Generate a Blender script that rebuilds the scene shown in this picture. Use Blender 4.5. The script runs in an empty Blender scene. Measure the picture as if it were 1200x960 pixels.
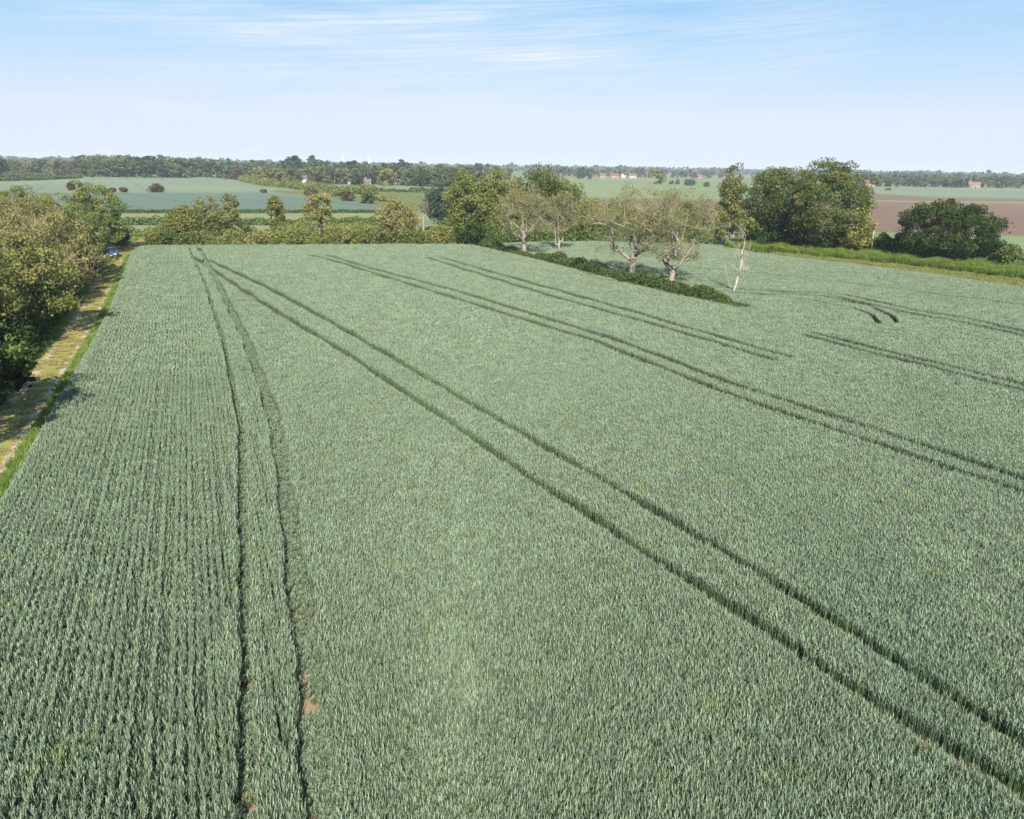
import bpy, math, random
import numpy as np
from mathutils import Matrix, Vector

# ------------------------------------------------------------------ basics
SC = bpy.context.scene
COL = SC.collection
CAM_H, PITCH, ROLL, FOC = 14.6, math.radians(17.8), math.radians(0.93), 888.0
R = math.radians


def at(x, y, z=0.0):
    """ground point seen at a place of the 1200x960 photograph"""
    X, Y = x - 600.0, 480.0 - y
    c, s = math.cos(ROLL), math.sin(ROLL)
    X, Y = c * X - s * Y, s * X + c * Y
    d = (X, FOC * math.cos(PITCH) + Y * math.sin(PITCH), -FOC * math.sin(PITCH) + Y * math.cos(PITCH))
    t = (z - CAM_H) / d[2]
    return (d[0] * t, d[1] * t)


def tag(o, label=None, cat=None, group=None, kind=None):
    if label: o['label'] = label
    if cat: o['category'] = cat
    if group: o['group'] = group
    if kind: o['kind'] = kind
    return o


def link(o, parent=None):
    COL.objects.link(o)
    if parent is not None: o.parent = parent
    return o


def empty(name, loc, rz=0.0, label=None, cat=None, group=None):
    o = bpy.data.objects.new(name, None)
    o.empty_display_size = 0.3
    o.location = loc; o.rotation_euler = (0, 0, rz)
    link(o)
    return tag(o, label, cat, group)


def raw_mesh(name, V, F, mats, midx=None, attrs=None, smooth=False, uv=None):
    """V (n,3); F list of arrays of equal face size"""
    me = bpy.data.meshes.new(name)
    V = np.asarray(V, dtype=np.float32)
    me.vertices.add(len(V)); me.vertices.foreach_set('co', V.ravel())
    Fs = [np.asarray(f, dtype=np.int32) for f in F if len(f)]
    loops = np.concatenate([f.ravel() for f in Fs])
    tot = np.concatenate([np.full(len(f), f.shape[1], dtype=np.int32) for f in Fs])
    start = np.concatenate([[0], np.cumsum(tot)[:-1]]).astype(np.int32)
    me.loops.add(len(loops)); me.loops.foreach_set('vertex_index', loops)
    me.polygons.add(len(tot)); me.polygons.foreach_set('loop_start', start)
    for m in (mats if isinstance(mats, (list, tuple)) else [mats]): me.materials.append(m)
    if midx is not None: me.polygons.foreach_set('material_index', np.asarray(midx, dtype=np.int32))
    if smooth: me.polygons.foreach_set('use_smooth', np.ones(len(tot), dtype=bool))
    if attrs:
        for k, v in attrs.items():
            a = me.attributes.new(k, 'FLOAT', 'POINT')
            a.data.foreach_set('value', np.asarray(v, dtype=np.float32))
    if uv is not None:
        l = me.uv_layers.new(name='UVMap')
        l.data.foreach_set('uv', np.asarray(uv, dtype=np.float32)[loops].ravel())
    me.update(calc_edges=True)
    me.validate()
    return me


def mobj(name, me, parent=None):
    return link(bpy.data.objects.new(name, me), parent)


class MB:
    """collects boxes, prisms and tubes and links them as ONE mesh object"""
    def __init__(s): s.V = []; s.F = {}; s.n = 0
    def add(s, V, F):
        s.V.append(np.asarray(V, dtype=float))
        for f in F: s.F.setdefault(len(f), []).append([i + s.n for i in f])
        s.n += len(V)
    def box(s, c, d, rz=0):
        x, y, z = [q / 2 for q in d]
        P = np.array([(-x, -y, -z), (x, -y, -z), (x, y, -z), (-x, y, -z), (-x, -y, z), (x, -y, z), (x, y, z), (-x, y, z)])
        ca, sa = math.cos(rz), math.sin(rz)
        P = P @ np.array([[ca, sa, 0], [-sa, ca, 0], [0, 0, 1]]) + np.array(c)
        s.add(P, [(0, 3, 2, 1), (4, 5, 6, 7), (0, 1, 5, 4), (1, 2, 6, 5), (2, 3, 7, 6), (3, 0, 4, 7)]); return s
    def tube(s, a, b, r0, r1, n=8, cap=True):
        a, b = np.array(a, float), np.array(b, float)
        d = (b - a) / np.linalg.norm(b - a)
        u = np.cross(d, (0, 0, 1) if abs(d[2]) < .9 else (1, 0, 0)); u /= np.linalg.norm(u); v = np.cross(d, u)
        t = np.arange(n) * 2 * math.pi / n
        ring = np.cos(t)[:, None] * u + np.sin(t)[:, None] * v
        V = np.concatenate([a + ring * r0, b + ring * r1])
        F = [(i, (i + 1) % n, n + (i + 1) % n, n + i) for i in range(n)]
        if cap: F += [tuple(range(n - 1, -1, -1)), tuple(range(n, 2 * n))]
        s.add(V, F); return s
    def build(s, name, mat, parent=None, smooth=False):
        me = raw_mesh(name, np.concatenate(s.V), [np.array(f) for f in s.F.values()], mat, smooth=smooth)
        return mobj(name, me, parent)


# ------------------------------------------------------------------ materials
def mat(name):
    m = bpy.data.materials.new(name); m.use_nodes = True
    nt = m.node_tree; nt.nodes.clear()
    out = nt.nodes.new('ShaderNodeOutputMaterial')
    return m, nt, out


def N(nt, t, **kw):
    n = nt.nodes.new(t)
    for k, v in kw.items(): setattr(n, k, v)
    return n


def mixc(nt, fac, a, b, blend='MIX'):
    n = N(nt, 'ShaderNodeMix', data_type='RGBA', blend_type=blend)
    for sock, v in ((n.inputs[0], fac), (n.inputs[6], a), (n.inputs[7], b)):
        if hasattr(v, 'links') or hasattr(v, 'is_linked'): nt.links.new(v, sock)
        elif isinstance(v, (int, float)): sock.default_value = v
        else: sock.default_value = (*v, 1)
    return n.outputs[2]


def noise(nt, vec, scale, detail=4, rough=.55):
    n = N(nt, 'ShaderNodeTexNoise'); n.inputs['Scale'].default_value = scale
    n.inputs['Detail'].default_value = detail; n.inputs['Roughness'].default_value = rough
    if vec is not None: nt.links.new(vec, n.inputs['Vector'])
    return n.outputs['Fac']


def ramp(nt, v, lo, hi):
    n = N(nt, 'ShaderNodeMapRange'); n.inputs[1].default_value = lo; n.inputs[2].default_value = hi
    nt.links.new(v, n.inputs[0]); return n.outputs[0]


def math_n(nt, op, a, b=None):
    n = N(nt, 'ShaderNodeMath', operation=op)
    for i, v in enumerate((a, b)):
        if v is None: continue
        if isinstance(v, (int, float)): n.inputs[i].default_value = v
        else: nt.links.new(v, n.inputs[i])
    return n.outputs[0]


def position(nt): return N(nt, 'ShaderNodeNewGeometry').outputs['Position']


def surface(nt, out, col, rough=.9, spec=.2, transl=0.0, tcol=None, bump=None):
    p = N(nt, 'ShaderNodeBsdfPrincipled')
    p.inputs['Roughness'].default_value = rough
    p.inputs['Specular IOR Level'].default_value = spec
    if hasattr(col, 'is_linked'): nt.links.new(col, p.inputs['Base Color'])
    else: p.inputs['Base Color'].default_value = (*col, 1)
    if bump is not None:
        b = N(nt, 'ShaderNodeBump'); b.inputs['Strength'].default_value = bump[1]; b.inputs['Distance'].default_value = bump[2]
        nt.links.new(bump[0], b.inputs['Height']); nt.links.new(b.outputs[0], p.inputs['Normal'])
    sh = p.outputs[0]
    if transl > 0:
        t = N(nt, 'ShaderNodeBsdfTranslucent')
        if hasattr(col, 'is_linked'): nt.links.new(col, t.inputs[0])
        else: t.inputs[0].default_value = (*col, 1)
        mx = N(nt, 'ShaderNodeMixShader'); mx.inputs[0].default_value = transl
        nt.links.new(sh, mx.inputs[1]); nt.links.new(t.outputs[0], mx.inputs[2]); sh = mx.outputs[0]
    nt.links.new(sh, out.inputs['Surface'])
    return p


def leaf_mat(name, a, b, transl=.28, rough=.55, spec=.25, c=None):
    """leaf colour runs between a and b leaf by leaf and sprig by sprig (attribute tint); c tints some sprigs"""
    m, nt, out = mat(name)
    at_ = N(nt, 'ShaderNodeAttribute', attribute_name='tint')
    col = mixc(nt, at_.outputs['Fac'], a, b)
    if c is not None:
        a2 = N(nt, 'ShaderNodeAttribute', attribute_name='sprig')
        col = mixc(nt, ramp(nt, a2.outputs['Fac'], .55, .95), col, c)
    oi = N(nt, 'ShaderNodeObjectInfo')
    hv = N(nt, 'ShaderNodeHueSaturation'); nt.links.new(col, hv.inputs['Color'])
    nt.links.new(math_n(nt, 'ADD', math_n(nt, 'MULTIPLY', oi.outputs['Random'], .35), .82), hv.inputs['Value'])
    surface(nt, out, hv.outputs[0], rough, spec, transl)
    return m


def bark_mat(name, a, b, scale=3):
    m, nt, out = mat(name)
    tc = N(nt, 'ShaderNodeTexCoord').outputs['Object']
    n = noise(nt, tc, scale, 6, .7)
    surface(nt, out, mixc(nt, ramp(nt, n, .3, .7), a, b), .9, .15, bump=(n, .6, .05))
    return m


def plain(name, col, rough=.6, spec=.4, metal=0.0, var=.12):
    m, nt, out = mat(name)
    n = noise(nt, N(nt, 'ShaderNodeTexCoord').outputs['Object'], 4, 5)
    dark = tuple(c * (1 - var) for c in col); lite = tuple(min(1, c * (1 + var)) for c in col)
    p = surface(nt, out, mixc(nt, n, dark, lite), rough, spec)
    p.inputs['Metallic'].default_value = metal
    return m


M = {}
M['olive'] = leaf_mat('olive_leaves', (.125, .155, .034), (.25, .255, .068), c=(.27, .235, .08))
M['brown_twig_leaf'] = leaf_mat('brown_olive_leaves', (.16, .165, .044), (.29, .27, .088), c=(.31, .255, .10))
M['green'] = leaf_mat('green_leaves', (.080, .125, .022), (.175, .22, .052), c=(.22, .215, .068))
M['bright'] = leaf_mat('bright_green_leaves', (.105, .145, .028), (.19, .225, .058), c=(.22, .22, .075))
M['wood'] = leaf_mat('deep_green_leaves', (.052, .088, .018), (.13, .165, .042), c=(.165, .17, .055))
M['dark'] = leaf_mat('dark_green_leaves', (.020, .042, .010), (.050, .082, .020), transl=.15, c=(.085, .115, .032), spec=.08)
M['hedge'] = leaf_mat('hedge_leaves', (.040, .070, .016), (.145, .20, .048), transl=.22, c=(.19, .22, .065))
M['ash'] = leaf_mat('thin_ash_leaves', (.15, .18, .042), (.25, .27, .080), c=(.27, .235, .10))
M['blue'] = leaf_mat('blue_green_needles', (.040, .075, .050), (.075, .12, .075), transl=.15)
M['mauve'] = leaf_mat('purple_brown_leaves', (.085, .075, .036), (.15, .125, .058))
M['far'] = leaf_mat('far_tree_leaves', (.072, .108, .038), (.15, .19, .072), c=(.175, .185, .08))
M['far_dark'] = leaf_mat('far_dark_leaves', (.042, .068, .032), (.092, .122, .055), transl=.2)
M['ivy'] = leaf_mat('ivy_leaves', (.018, .034, .010), (.045, .070, .022), transl=.1)
M['bark'] = bark_mat('grey_brown_bark', (.10, .075, .052), (.21, .165, .125))
M['bark_pale'] = bark_mat('pale_ash_bark', (.19, .16, .125), (.38, .33, .27))
M['bark_white'] = bark_mat('bleached_bark', (.34, .30, .25), (.52, .47, .41))
M['twig'] = bark_mat('tan_twigs', (.17, .15, .085), (.28, .25, .15), .8)
M['twig_pale'] = bark_mat('pale_twigs', (.36, .31, .24), (.50, .44, .36), .8)
M['bark_dark'] = bark_mat('dark_bark', (.035, .027, .02), (.09, .07, .05))


def ground_mat(name, cols, scale=.05, fine=3.0, bump=.4, lines=None):
    m, nt, out = mat(name)
    p = position(nt)
    big = noise(nt, p, scale, 5, .6); small = noise(nt, p, fine, 6, .7)
    c = mixc(nt, ramp(nt, big, .35, .65), cols[0], cols[1])
    c = mixc(nt, ramp(nt, small, .40, .75), c, cols[2])
    if lines:                                # tramlines or plough strips: angle, spacing, width share, strength
        mp = N(nt, 'ShaderNodeMapping'); mp.inputs['Rotation'].default_value = (0, 0, R(lines[0])); nt.links.new(p, mp.inputs[0])
        sx = N(nt, 'ShaderNodeSeparateXYZ'); nt.links.new(mp.outputs[0], sx.inputs[0])
        q = math_n(nt, 'ADD', math_n(nt, 'DIVIDE', sx.outputs[0], lines[1]), math_n(nt, 'MULTIPLY', big, .25))
        k = math_n(nt, 'LESS_THAN', math_n(nt, 'FRACT', q), lines[2])
        k = math_n(nt, 'MULTIPLY', k, lines[3])
        c = mixc(nt, k, c, tuple(x * .72 for x in cols[2]))
        if len(lines) > 4:
            c = mixc(nt, math_n(nt, 'MULTIPLY', ramp(nt, noise(nt, mp.outputs[0], .006, 3), .45, .6), lines[4]), c, tuple(x * 1.18 for x in cols[1]))
    surface(nt, out, c, .95, .1, bump=(small, bump, .15))
    return m


M['soil'] = ground_mat('field_soil', [(.215, .148, .080), (.29, .21, .125), (.36, .27, .175)], 1.3, 14, .35)
M['ploughed'] = ground_mat('ploughed_earth', [(.155, .102, .070), (.175, .116, .082), (.195, .13, .092)], .02, .4, lines=(62, 15, .35, .22, .6))
M['meadow'] = ground_mat('meadow_grass', [(.12, .15, .05), (.15, .165, .06), (.095, .12, .035)], .03, .6)
M['pale_field'] = ground_mat('pale_wheat_sward', [(.165, .203, .125), (.178, .215, .137), (.15, .187, .112)], .012, .25, lines=(-28, 24, .09, .45, .5))
M['blue_field'] = ground_mat('blue_green_sward', [(.110, .158, .115), (.122, .17, .12), (.10, .145, .105)], .02, .25, lines=(-40, 24, .09, .5, .5))
M['straw'] = ground_mat('straw_grass', [(.235, .24, .125), (.20, .22, .10), (.17, .195, .08)], .05, .5)
M['rough'] = ground_mat('rough_grass', [(.135, .145, .045), (.18, .17, .07), (.09, .115, .033)], .08, .7)
M['green_field'] = ground_mat('green_sward', [(.165, .205, .095), (.185, .22, .11), (.145, .185, .08)], .02, .3, lines=(30, 40, .12, .3, .5))
M['gravel'] = ground_mat('pale_gravel', [(.42, .36, .30), (.50, .43, .36), (.35, .30, .24)], .4, 6)


def base_ground_mat():
    m, nt, out = mat('open_country')
    p = position(nt)
    v = N(nt, 'ShaderNodeTexVoronoi', feature='F1'); v.inputs['Scale'].default_value = .0042
    nt.links.new(p, v.inputs['Vector'])
    sep = N(nt, 'ShaderNodeSeparateColor'); nt.links.new(v.outputs['Color'], sep.inputs[0])
    c = mixc(nt, sep.outputs[0], (.13, .19, .075), (.21, .255, .125))
    c = mixc(nt, ramp(nt, sep.outputs[1], .74, .76), c, (.24, .17, .12))
    c = mixc(nt, ramp(nt, noise(nt, p, .3, 5), .35, .8), c, (.11, .15, .05))
    surface(nt, out, c, .95, .1)
    return m


def wheat_mat():
    m, nt, out = mat('wheat_leaf')
    a = N(nt, 'ShaderNodeAttribute', attribute_name='tint')
    c = mixc(nt, a.outputs['Fac'], (.100, .150, .080), (.276, .337, .219))
    p = position(nt)
    mp = N(nt, 'ShaderNodeMapping'); mp.inputs['Rotation'].default_value = (0, 0, R(-31)); mp.inputs['Scale'].default_value = (1, .25, 1)
    nt.links.new(p, mp.inputs[0])
    big = noise(nt, mp.outputs[0], .11, 4, .6)
    c = mixc(nt, math_n(nt, 'MULTIPLY', ramp(nt, big, .52, .78), .38), c, (.12, .19, .115))      # bluer, leafier drifts
    yl = noise(nt, p, .9, 2, .5)
    c = mixc(nt, math_n(nt, 'MULTIPLY', ramp(nt, yl, .64, .76), .6), c, (.24, .29, .10))   # odd yellower plants
    oi = N(nt, 'ShaderNodeObjectInfo')
    hv = N(nt, 'ShaderNodeHueSaturation'); nt.links.new(c, hv.inputs['Color'])
    nt.links.new(math_n(nt, 'ADD', math_n(nt, 'MULTIPLY', oi.outputs['Random'], .22), .89), hv.inputs['Value'])
    surface(nt, out, hv.outputs[0], .52, .30, .15)
    return m


def grass_mat(name, a, b):
    m, nt, out = mat(name)
    t = N(nt, 'ShaderNodeAttribute', attribute_name='tint')
    c = mixc(nt, t.outputs['Fac'], a, b)
    n = noise(nt, position(nt), .7, 4, .6)
    c = mixc(nt, ramp(nt, n, .5, .75), c, tuple(x * .72 for x in a))
    surface(nt, out, c, .6, .2, .3)
    return m


def track_mat():
    m, nt, out = mat('grass_track_turf')
    uv = N(nt, 'ShaderNodeUVMap').outputs[0]
    sep = N(nt, 'ShaderNodeSeparateXYZ'); nt.links.new(uv, sep.inputs[0])
    p = position(nt)
    wob = math_n(nt, 'MULTIPLY', math_n(nt, 'SUBTRACT', noise(nt, p, .25, 3), .5), .55)
    u = math_n(nt, 'ADD', sep.outputs[0], wob)
    fine = noise(nt, p, 5, 6, .7)
    c = mixc(nt, ramp(nt, noise(nt, p, .5, 5), .35, .65), (.32, .275, .09), (.225, .23, .065))
    c = mixc(nt, ramp(nt, u, .85, .2), c, (.10, .15, .032))            # green verge against the wheat
    c = mixc(nt, ramp(nt, u, 3.5, 4.4), c, (.095, .125, .033))
    def rut(cx, w, strength):
        d = math_n(nt, 'ABSOLUTE', math_n(nt, 'SUBTRACT', u, cx))
        k = math_n(nt, 'MULTIPLY', ramp(nt, d, w, w * .4), strength)
        return math_n(nt, 'MULTIPLY', k, ramp(nt, fine, .18, .44))
    c = mixc(nt, rut(1.15, .34, 1.0), c, (.46, .355, .265))
    c = mixc(nt, rut(2.95, .32, .9), c, (.43, .33, .24))
    surface(nt, out, c, .95, .1, bump=(fine, .5, .08))
    return m


M['country'] = base_ground_mat()
M['wheat'] = wheat_mat()
M['track'] = track_mat()
M['verge'] = grass_mat('verge_grass_blade', (.13, .21, .035), (.25, .33, .075))
M['dry'] = grass_mat('dry_grass_blade', (.27, .235, .075), (.38, .33, .13))
M['tall'] = grass_mat('tall_grass_blade', (.115, .185, .028), (.24, .31, .062))
M['margin'] = grass_mat('margin_grass_blade', (.18, .21, .055), (.33, .32, .11))
M['car_paint'] = plain('dark_blue_paint', (.085, .10, .165), .2, .8, .35, .03)
M['glass'] = plain('dark_glass', (.012, .016, .05), .06, .7, 0, .02)
M['rubber'] = plain('black_rubber', (.02, .02, .021), .8, .2)
M['trim'] = plain('black_trim', (.022, .022, .024), .5, .4)
M['lamp'] = plain('headlamp_glass', (.75, .78, .82), .1, .8)
M['plate'] = plain('plate_white', (.8, .8, .78), .4, .4)
M['alloy'] = plain('alloy_metal', (.55, .55, .56), .3, .5, .8)
M['brick'] = plain('pink_brick', (.42, .25, .19), .9, .1)
M['render'] = plain('cream_render', (.50, .45, .39), .9, .1)
M['white'] = plain('white_paint', (.78, .78, .78), .6, .3, 0, .04)
M['tile'] = plain('red_brown_tile', (.20, .105, .075), .85, .15)
M['tile_grey'] = plain('grey_brown_tile', (.17, .14, .12), .85, .15)
M['orange_tile'] = plain('orange_pantile', (.56, .22, .085), .85, .15)
M['timber'] = plain('weathered_timber', (.40, .36, .30), .9, .1)
M['wrap'] = plain('white_wrap', (.80, .79, .78), .35, .4, 0, .03)


# ------------------------------------------------------------------ plants
def unit(rng, n):
    v = rng.normal(size=(n, 3)); return v / np.linalg.norm(v, axis=1)[:, None]


def leaf_quads(C, L, W, rng, up=.5, bend=.25):
    n = len(C)
    nr = unit(rng, n) + np.array([0, 0, up]); nr /= np.linalg.norm(nr, axis=1)[:, None]
    t = np.cross(nr, unit(rng, n)); t /= np.linalg.norm(t, axis=1)[:, None] + 1e-9
    b = np.cross(nr, t)
    s = rng.uniform(.65, 1.35, (n, 1))
    V = np.stack([C - t * L * s * .5 - nr * L * bend * .3, C + b * W * s * .5, C + t * L * s * .5 - nr * L * bend * .3, C - b * W * s * .5], 1)
    return V.reshape(-1, 3), np.arange(n * 4).reshape(-1, 4)


def sprigs(centres, radii, per, L, W, rng, up=.5, flat=.75, name='crown', material=None, shell=.45):
    """leaves gathered round sprig centres; shell>0 keeps the middle of each sprig open"""
    k = np.repeat(np.arange(len(centres)), per)
    d = unit(rng, len(k)) * (shell + (1 - shell) * rng.random((len(k), 1)) ** .6)
    d[:, 2] *= flat
    C = centres[k] + d * radii[k][:, None]
    V, F = leaf_quads(C, L, W, rng, up)
    sp = rng.random(len(centres))
    tint = np.clip(rng.random(len(k)) * .75 + (sp[k] - .5) * .5 + .12, 0, 1)
    return V, F, np.repeat(tint, 4), np.repeat(rng.permutation(sp)[k], 4)


def skeleton(rng, attract, trunk_pts, spread=.12, step=1.1, limbs=None):
    """joins every attractor to the nearest earlier limb; returns nodes, parents"""
    P = [np.array(p, float) for p in trunk_pts]; par = [-1] + list(range(len(P) - 1))
    fork = np.array(trunk_pts[-1]); lo = len(trunk_pts) * 0.5
    for lim in limbs or []:
        arr = np.array(P); q = np.array([(p[0], p[1], p[2]) for p in lim], float)
        j = int(np.argmin(np.linalg.norm(arr - q[0], axis=1) + np.maximum(0, arr[:, 2] - q[0, 2])))
        q = np.concatenate([[P[j]], q]); seg = np.linalg.norm(np.diff(q, axis=0), axis=1); cum = np.concatenate([[0], np.cumsum(seg)])
        t = np.linspace(0, cum[-1], max(3, int(cum[-1] / .55)))[1:]
        pts = np.stack([np.interp(t, cum, q[:, c]) for c in range(3)], 1)
        pts[1:-1] = pts[1:-1] * .5 + .25 * (pts[:-2] + pts[2:]); pts += rng.normal(size=pts.shape) * .06
        for p in pts: P.append(p); par.append(j); j = len(P) - 1
    order = np.argsort(np.linalg.norm(attract - fork, axis=1))
    for i in order:
        a = attract[i]; arr = np.array(P)
        d = np.linalg.norm(arr - a, axis=1)
        hz_ = np.hypot(arr[:, 0] - a[0], arr[:, 1] - a[1])
        d = d + np.maximum(0, arr[:, 2] - a[2] + .45 * hz_) * .9 + (np.arange(len(arr)) < lo) * 3.0
        j = int(np.argmin(d)); p0 = P[j]
        n = max(1, int(np.linalg.norm(a - p0) / step))
        sag = np.array([0, 0, 1.0]) * np.linalg.norm(a - p0) * .10
        for q in range(1, n + 1):
            f = q / n
            pt = p0 + (a - p0) * f + sag * math.sin(math.pi * f) + (rng.normal(size=3) * spread * (1 if q < n else .3))
            P.append(pt); par.append(j); j = len(P) - 1
    return np.array(P), np.array(par)


def limb_mesh(P, par, r_base, tip=.02, power=2.3, sides=6, flare=1.35, rmin=0.0):
    n = len(P); acc = np.zeros(n); kids = np.zeros(n, int)
    for i in range(n - 1, 0, -1):
        if kids[i] == 0: acc[i] = tip ** power
        acc[par[i]] += acc[i]; kids[par[i]] += 1
    r = acc ** (1 / power); r = tip + (r - tip) * (r_base - tip) / max(1e-6, r[0] - tip)
    r = np.maximum(r, rmin)
    r0 = r.copy(); r0[0] *= flare
    idx = np.arange(1, n); a, b = P[par[idx]], P[idx]
    d = b - a; L = np.linalg.norm(d, axis=1)[:, None] + 1e-6; d /= L
    ref = np.where(np.abs(d[:, 2:3]) < .9, np.array([[0, 0, 1.]]), np.array([[1., 0, 0]]))
    u = np.cross(d, ref); u /= np.linalg.norm(u, axis=1)[:, None]; v = np.cross(d, u)
    th = np.arange(sides) * 2 * math.pi / sides
    ring = u[:, None, :] * np.cos(th)[None, :, None] + v[:, None, :] * np.sin(th)[None, :, None]
    ra = np.minimum(r0[par[idx]], r0[idx] * 1.7)[:, None, None]; rb = r0[idx][:, None, None]
    A = a[:, None, :] - d[:, None, :] * ra * .3 + ring * ra; B = b[:, None, :] + ring * rb
    V = np.concatenate([A, B], 1).reshape(-1, 3)
    m = len(idx); base = (np.arange(m) * 2 * sides)[:, None]
    i0 = np.arange(sides)[None, :]; i1 = (i0 + 1) % sides
    F = np.stack([base + i0, base + i1, base + sides + i1, base + sides + i0], 2).reshape(-1, 4)
    return V, F


def twig_quads(rng, C, rad, per, L, W):
    k = np.repeat(np.arange(len(C)), per)
    s = C[k] + rng.normal(size=(len(k), 3)) * rad * .35
    d = unit(rng, len(k)) + np.array([0, 0, .55]); d /= np.linalg.norm(d, axis=1)[:, None]
    e = s + d * L * rng.uniform(.5, 1.3, (len(k), 1))
    w = np.cross(d, unit(rng, len(k))); w /= np.linalg.norm(w, axis=1)[:, None] + 1e-9
    V = np.stack([s - w * W * .5, s + w * W * .5, e + w * W * .25, e - w * W * .25], 1).reshape(-1, 3)
    return V, np.arange(len(V)).reshape(-1, 4)


def envelope(rng, n, h, base, rx, ry, lobes=7, hollow=.35, dome=0.0):
    """points through a lumpy crown that reaches from base to h and out to rx, ry"""
    lc = unit(rng, lobes) * rng.uniform(.42, .80, (lobes, 1))
    lc = np.concatenate([lc, [(0, 0, .35)]]); lr = rng.uniform(.26, .46, len(lc)); lr[-1] = .62
    k = rng.choice(len(lc), n, p=lr ** 2 / (lr ** 2).sum())
    d = unit(rng, n) * (hollow + (1 - hollow) * rng.random((n, 1)) ** .5)
    P = lc[k] + d * lr[k][:, None]
    z = P[:, 2]; z = (z - z.min()) / (z.max() - z.min()); P[:, 2] = base + z * (h - base)
    P[:, 0] *= rx / np.quantile(np.abs(P[:, 0]), .97); P[:, 1] *= ry / np.quantile(np.abs(P[:, 1]), .97)
    m = int(n * dome)
    if m:                                   # part of the crown lies on one broad dome, bumpy like cauliflower
        d = unit(rng, m); z0 = base + (h - base) * .38
        bump = 1 + .07 * np.sin(d[:, 0] * 7 + d[:, 2] * 5 + lc[0, 0] * 9) + .06 * np.sin(d[:, 1] * 8 - d[:, 2] * 6 + lc[0, 1] * 9)
        bump *= rng.uniform(.80, 1.0, m)
        up_ = d[:, 2] > 0
        P[:m, 0] = d[:, 0] * rx * bump; P[:m, 1] = d[:, 1] * ry * bump
        P[:m, 2] = z0 + d[:, 2] * np.where(up_, h - z0, z0 - base) * np.where(up_, np.minimum(bump, 1), 1)
    return P


def tree(name, label, loc, h, rad, seed, leaf='green', bark='bark', base=None, fork=None, tr=None, clusters=90, per=90,
         L=.24, W=.17, sprig=.75, ry=None, group=None, cat='tree', twigs=0, twig_w=.03, twig_l=.9, twig_m='twig', lobes=10, lean=(0, 0), ivy=False,
         fill=0, up=.5, limbs=None, dome=.35, extra_limbs=None, hollow=.35):
    rng = np.random.default_rng(seed)
    base = h * .18 if base is None else base
    fork = max(.6, base * .9) if fork is None else fork
    tr = h * .028 if tr is None else tr
    root = empty(name, (loc[0], loc[1], 0), rng.uniform(-.2, .2), label, cat, group)
    Cn = envelope(rng, clusters, h - sprig * .6, base, rad - sprig * .6, (ry or rad) - sprig * .6, lobes, hollow, dome)
    Cn[:, 0] += lean[0] * Cn[:, 2] / h; Cn[:, 1] += lean[1] * Cn[:, 2] / h
    nt_ = max(3, int(fork / .6) + 1)
    wb = np.cumsum(rng.normal(size=(nt_, 2)) * .05, axis=0)
    tp = [(lean[0] * z / h * .6 + wb[i, 0], wb[i, 1], z) for i, z in enumerate(np.linspace(-.15, fork, nt_))]
    att = Cn if extra_limbs is None else np.concatenate([np.array(extra_limbs, float), Cn])
    P, par = skeleton(rng, att, tp, limbs=limbs)
    V, F = limb_mesh(P, par, tr)
    if twigs:
        tv, tf = twig_quads(rng, Cn, sprig, twigs, twig_l, twig_w)
        mobj('twig_sprays', raw_mesh('twig_sprays', tv, [tf], M[twig_m]), root)
    mobj('trunk', raw_mesh('trunk', V, [F], M[bark], smooth=False), root)
    if per:
        rr = sprig * rng.uniform(.7, 1.3, len(Cn))
        V, F, ti, sp = sprigs(Cn, rr, per, L, W, rng, up)
        if fill:
            Ci = envelope(rng, fill, h * .9, base, rad * .72, (ry or rad) * .72, lobes, 0)
            v2, f2 = leaf_quads(Ci, L * 1.5, W * 1.5, rng, 0)
            F = np.concatenate([F, f2 + len(V)]); V = np.concatenate([V, v2])
            ti = np.concatenate([ti, np.repeat(rng.random(fill) * .4, 4)]); sp = np.concatenate([sp, np.zeros(fill * 4)])
        mobj('crown', raw_mesh('crown', V, [F], M[leaf], attrs={'tint': ti, 'sprig': sp}), root)
    if ivy:
        zz = rng.uniform(.1, fork * 1.15, 420); th = rng.uniform(0, 6.28, 420)
        rr = tr * (1.25 - .3 * zz / fork) + rng.uniform(0, .18, 420)
        C = np.stack([np.cos(th) * rr + lean[0] * zz / h * .6, np.sin(th) * rr, zz], 1)
        keep = (np.sin(th * 1.0 + 1) > -.2)
        V, F = leaf_quads(C[keep], .3, .24, rng, .2)
        mobj('ivy', raw_mesh('ivy', V, [F], M['ivy'], attrs={'tint': np.repeat(rng.random(len(F)), 4), 'sprig': np.zeros(len(V))}), root)
    return root


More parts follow.
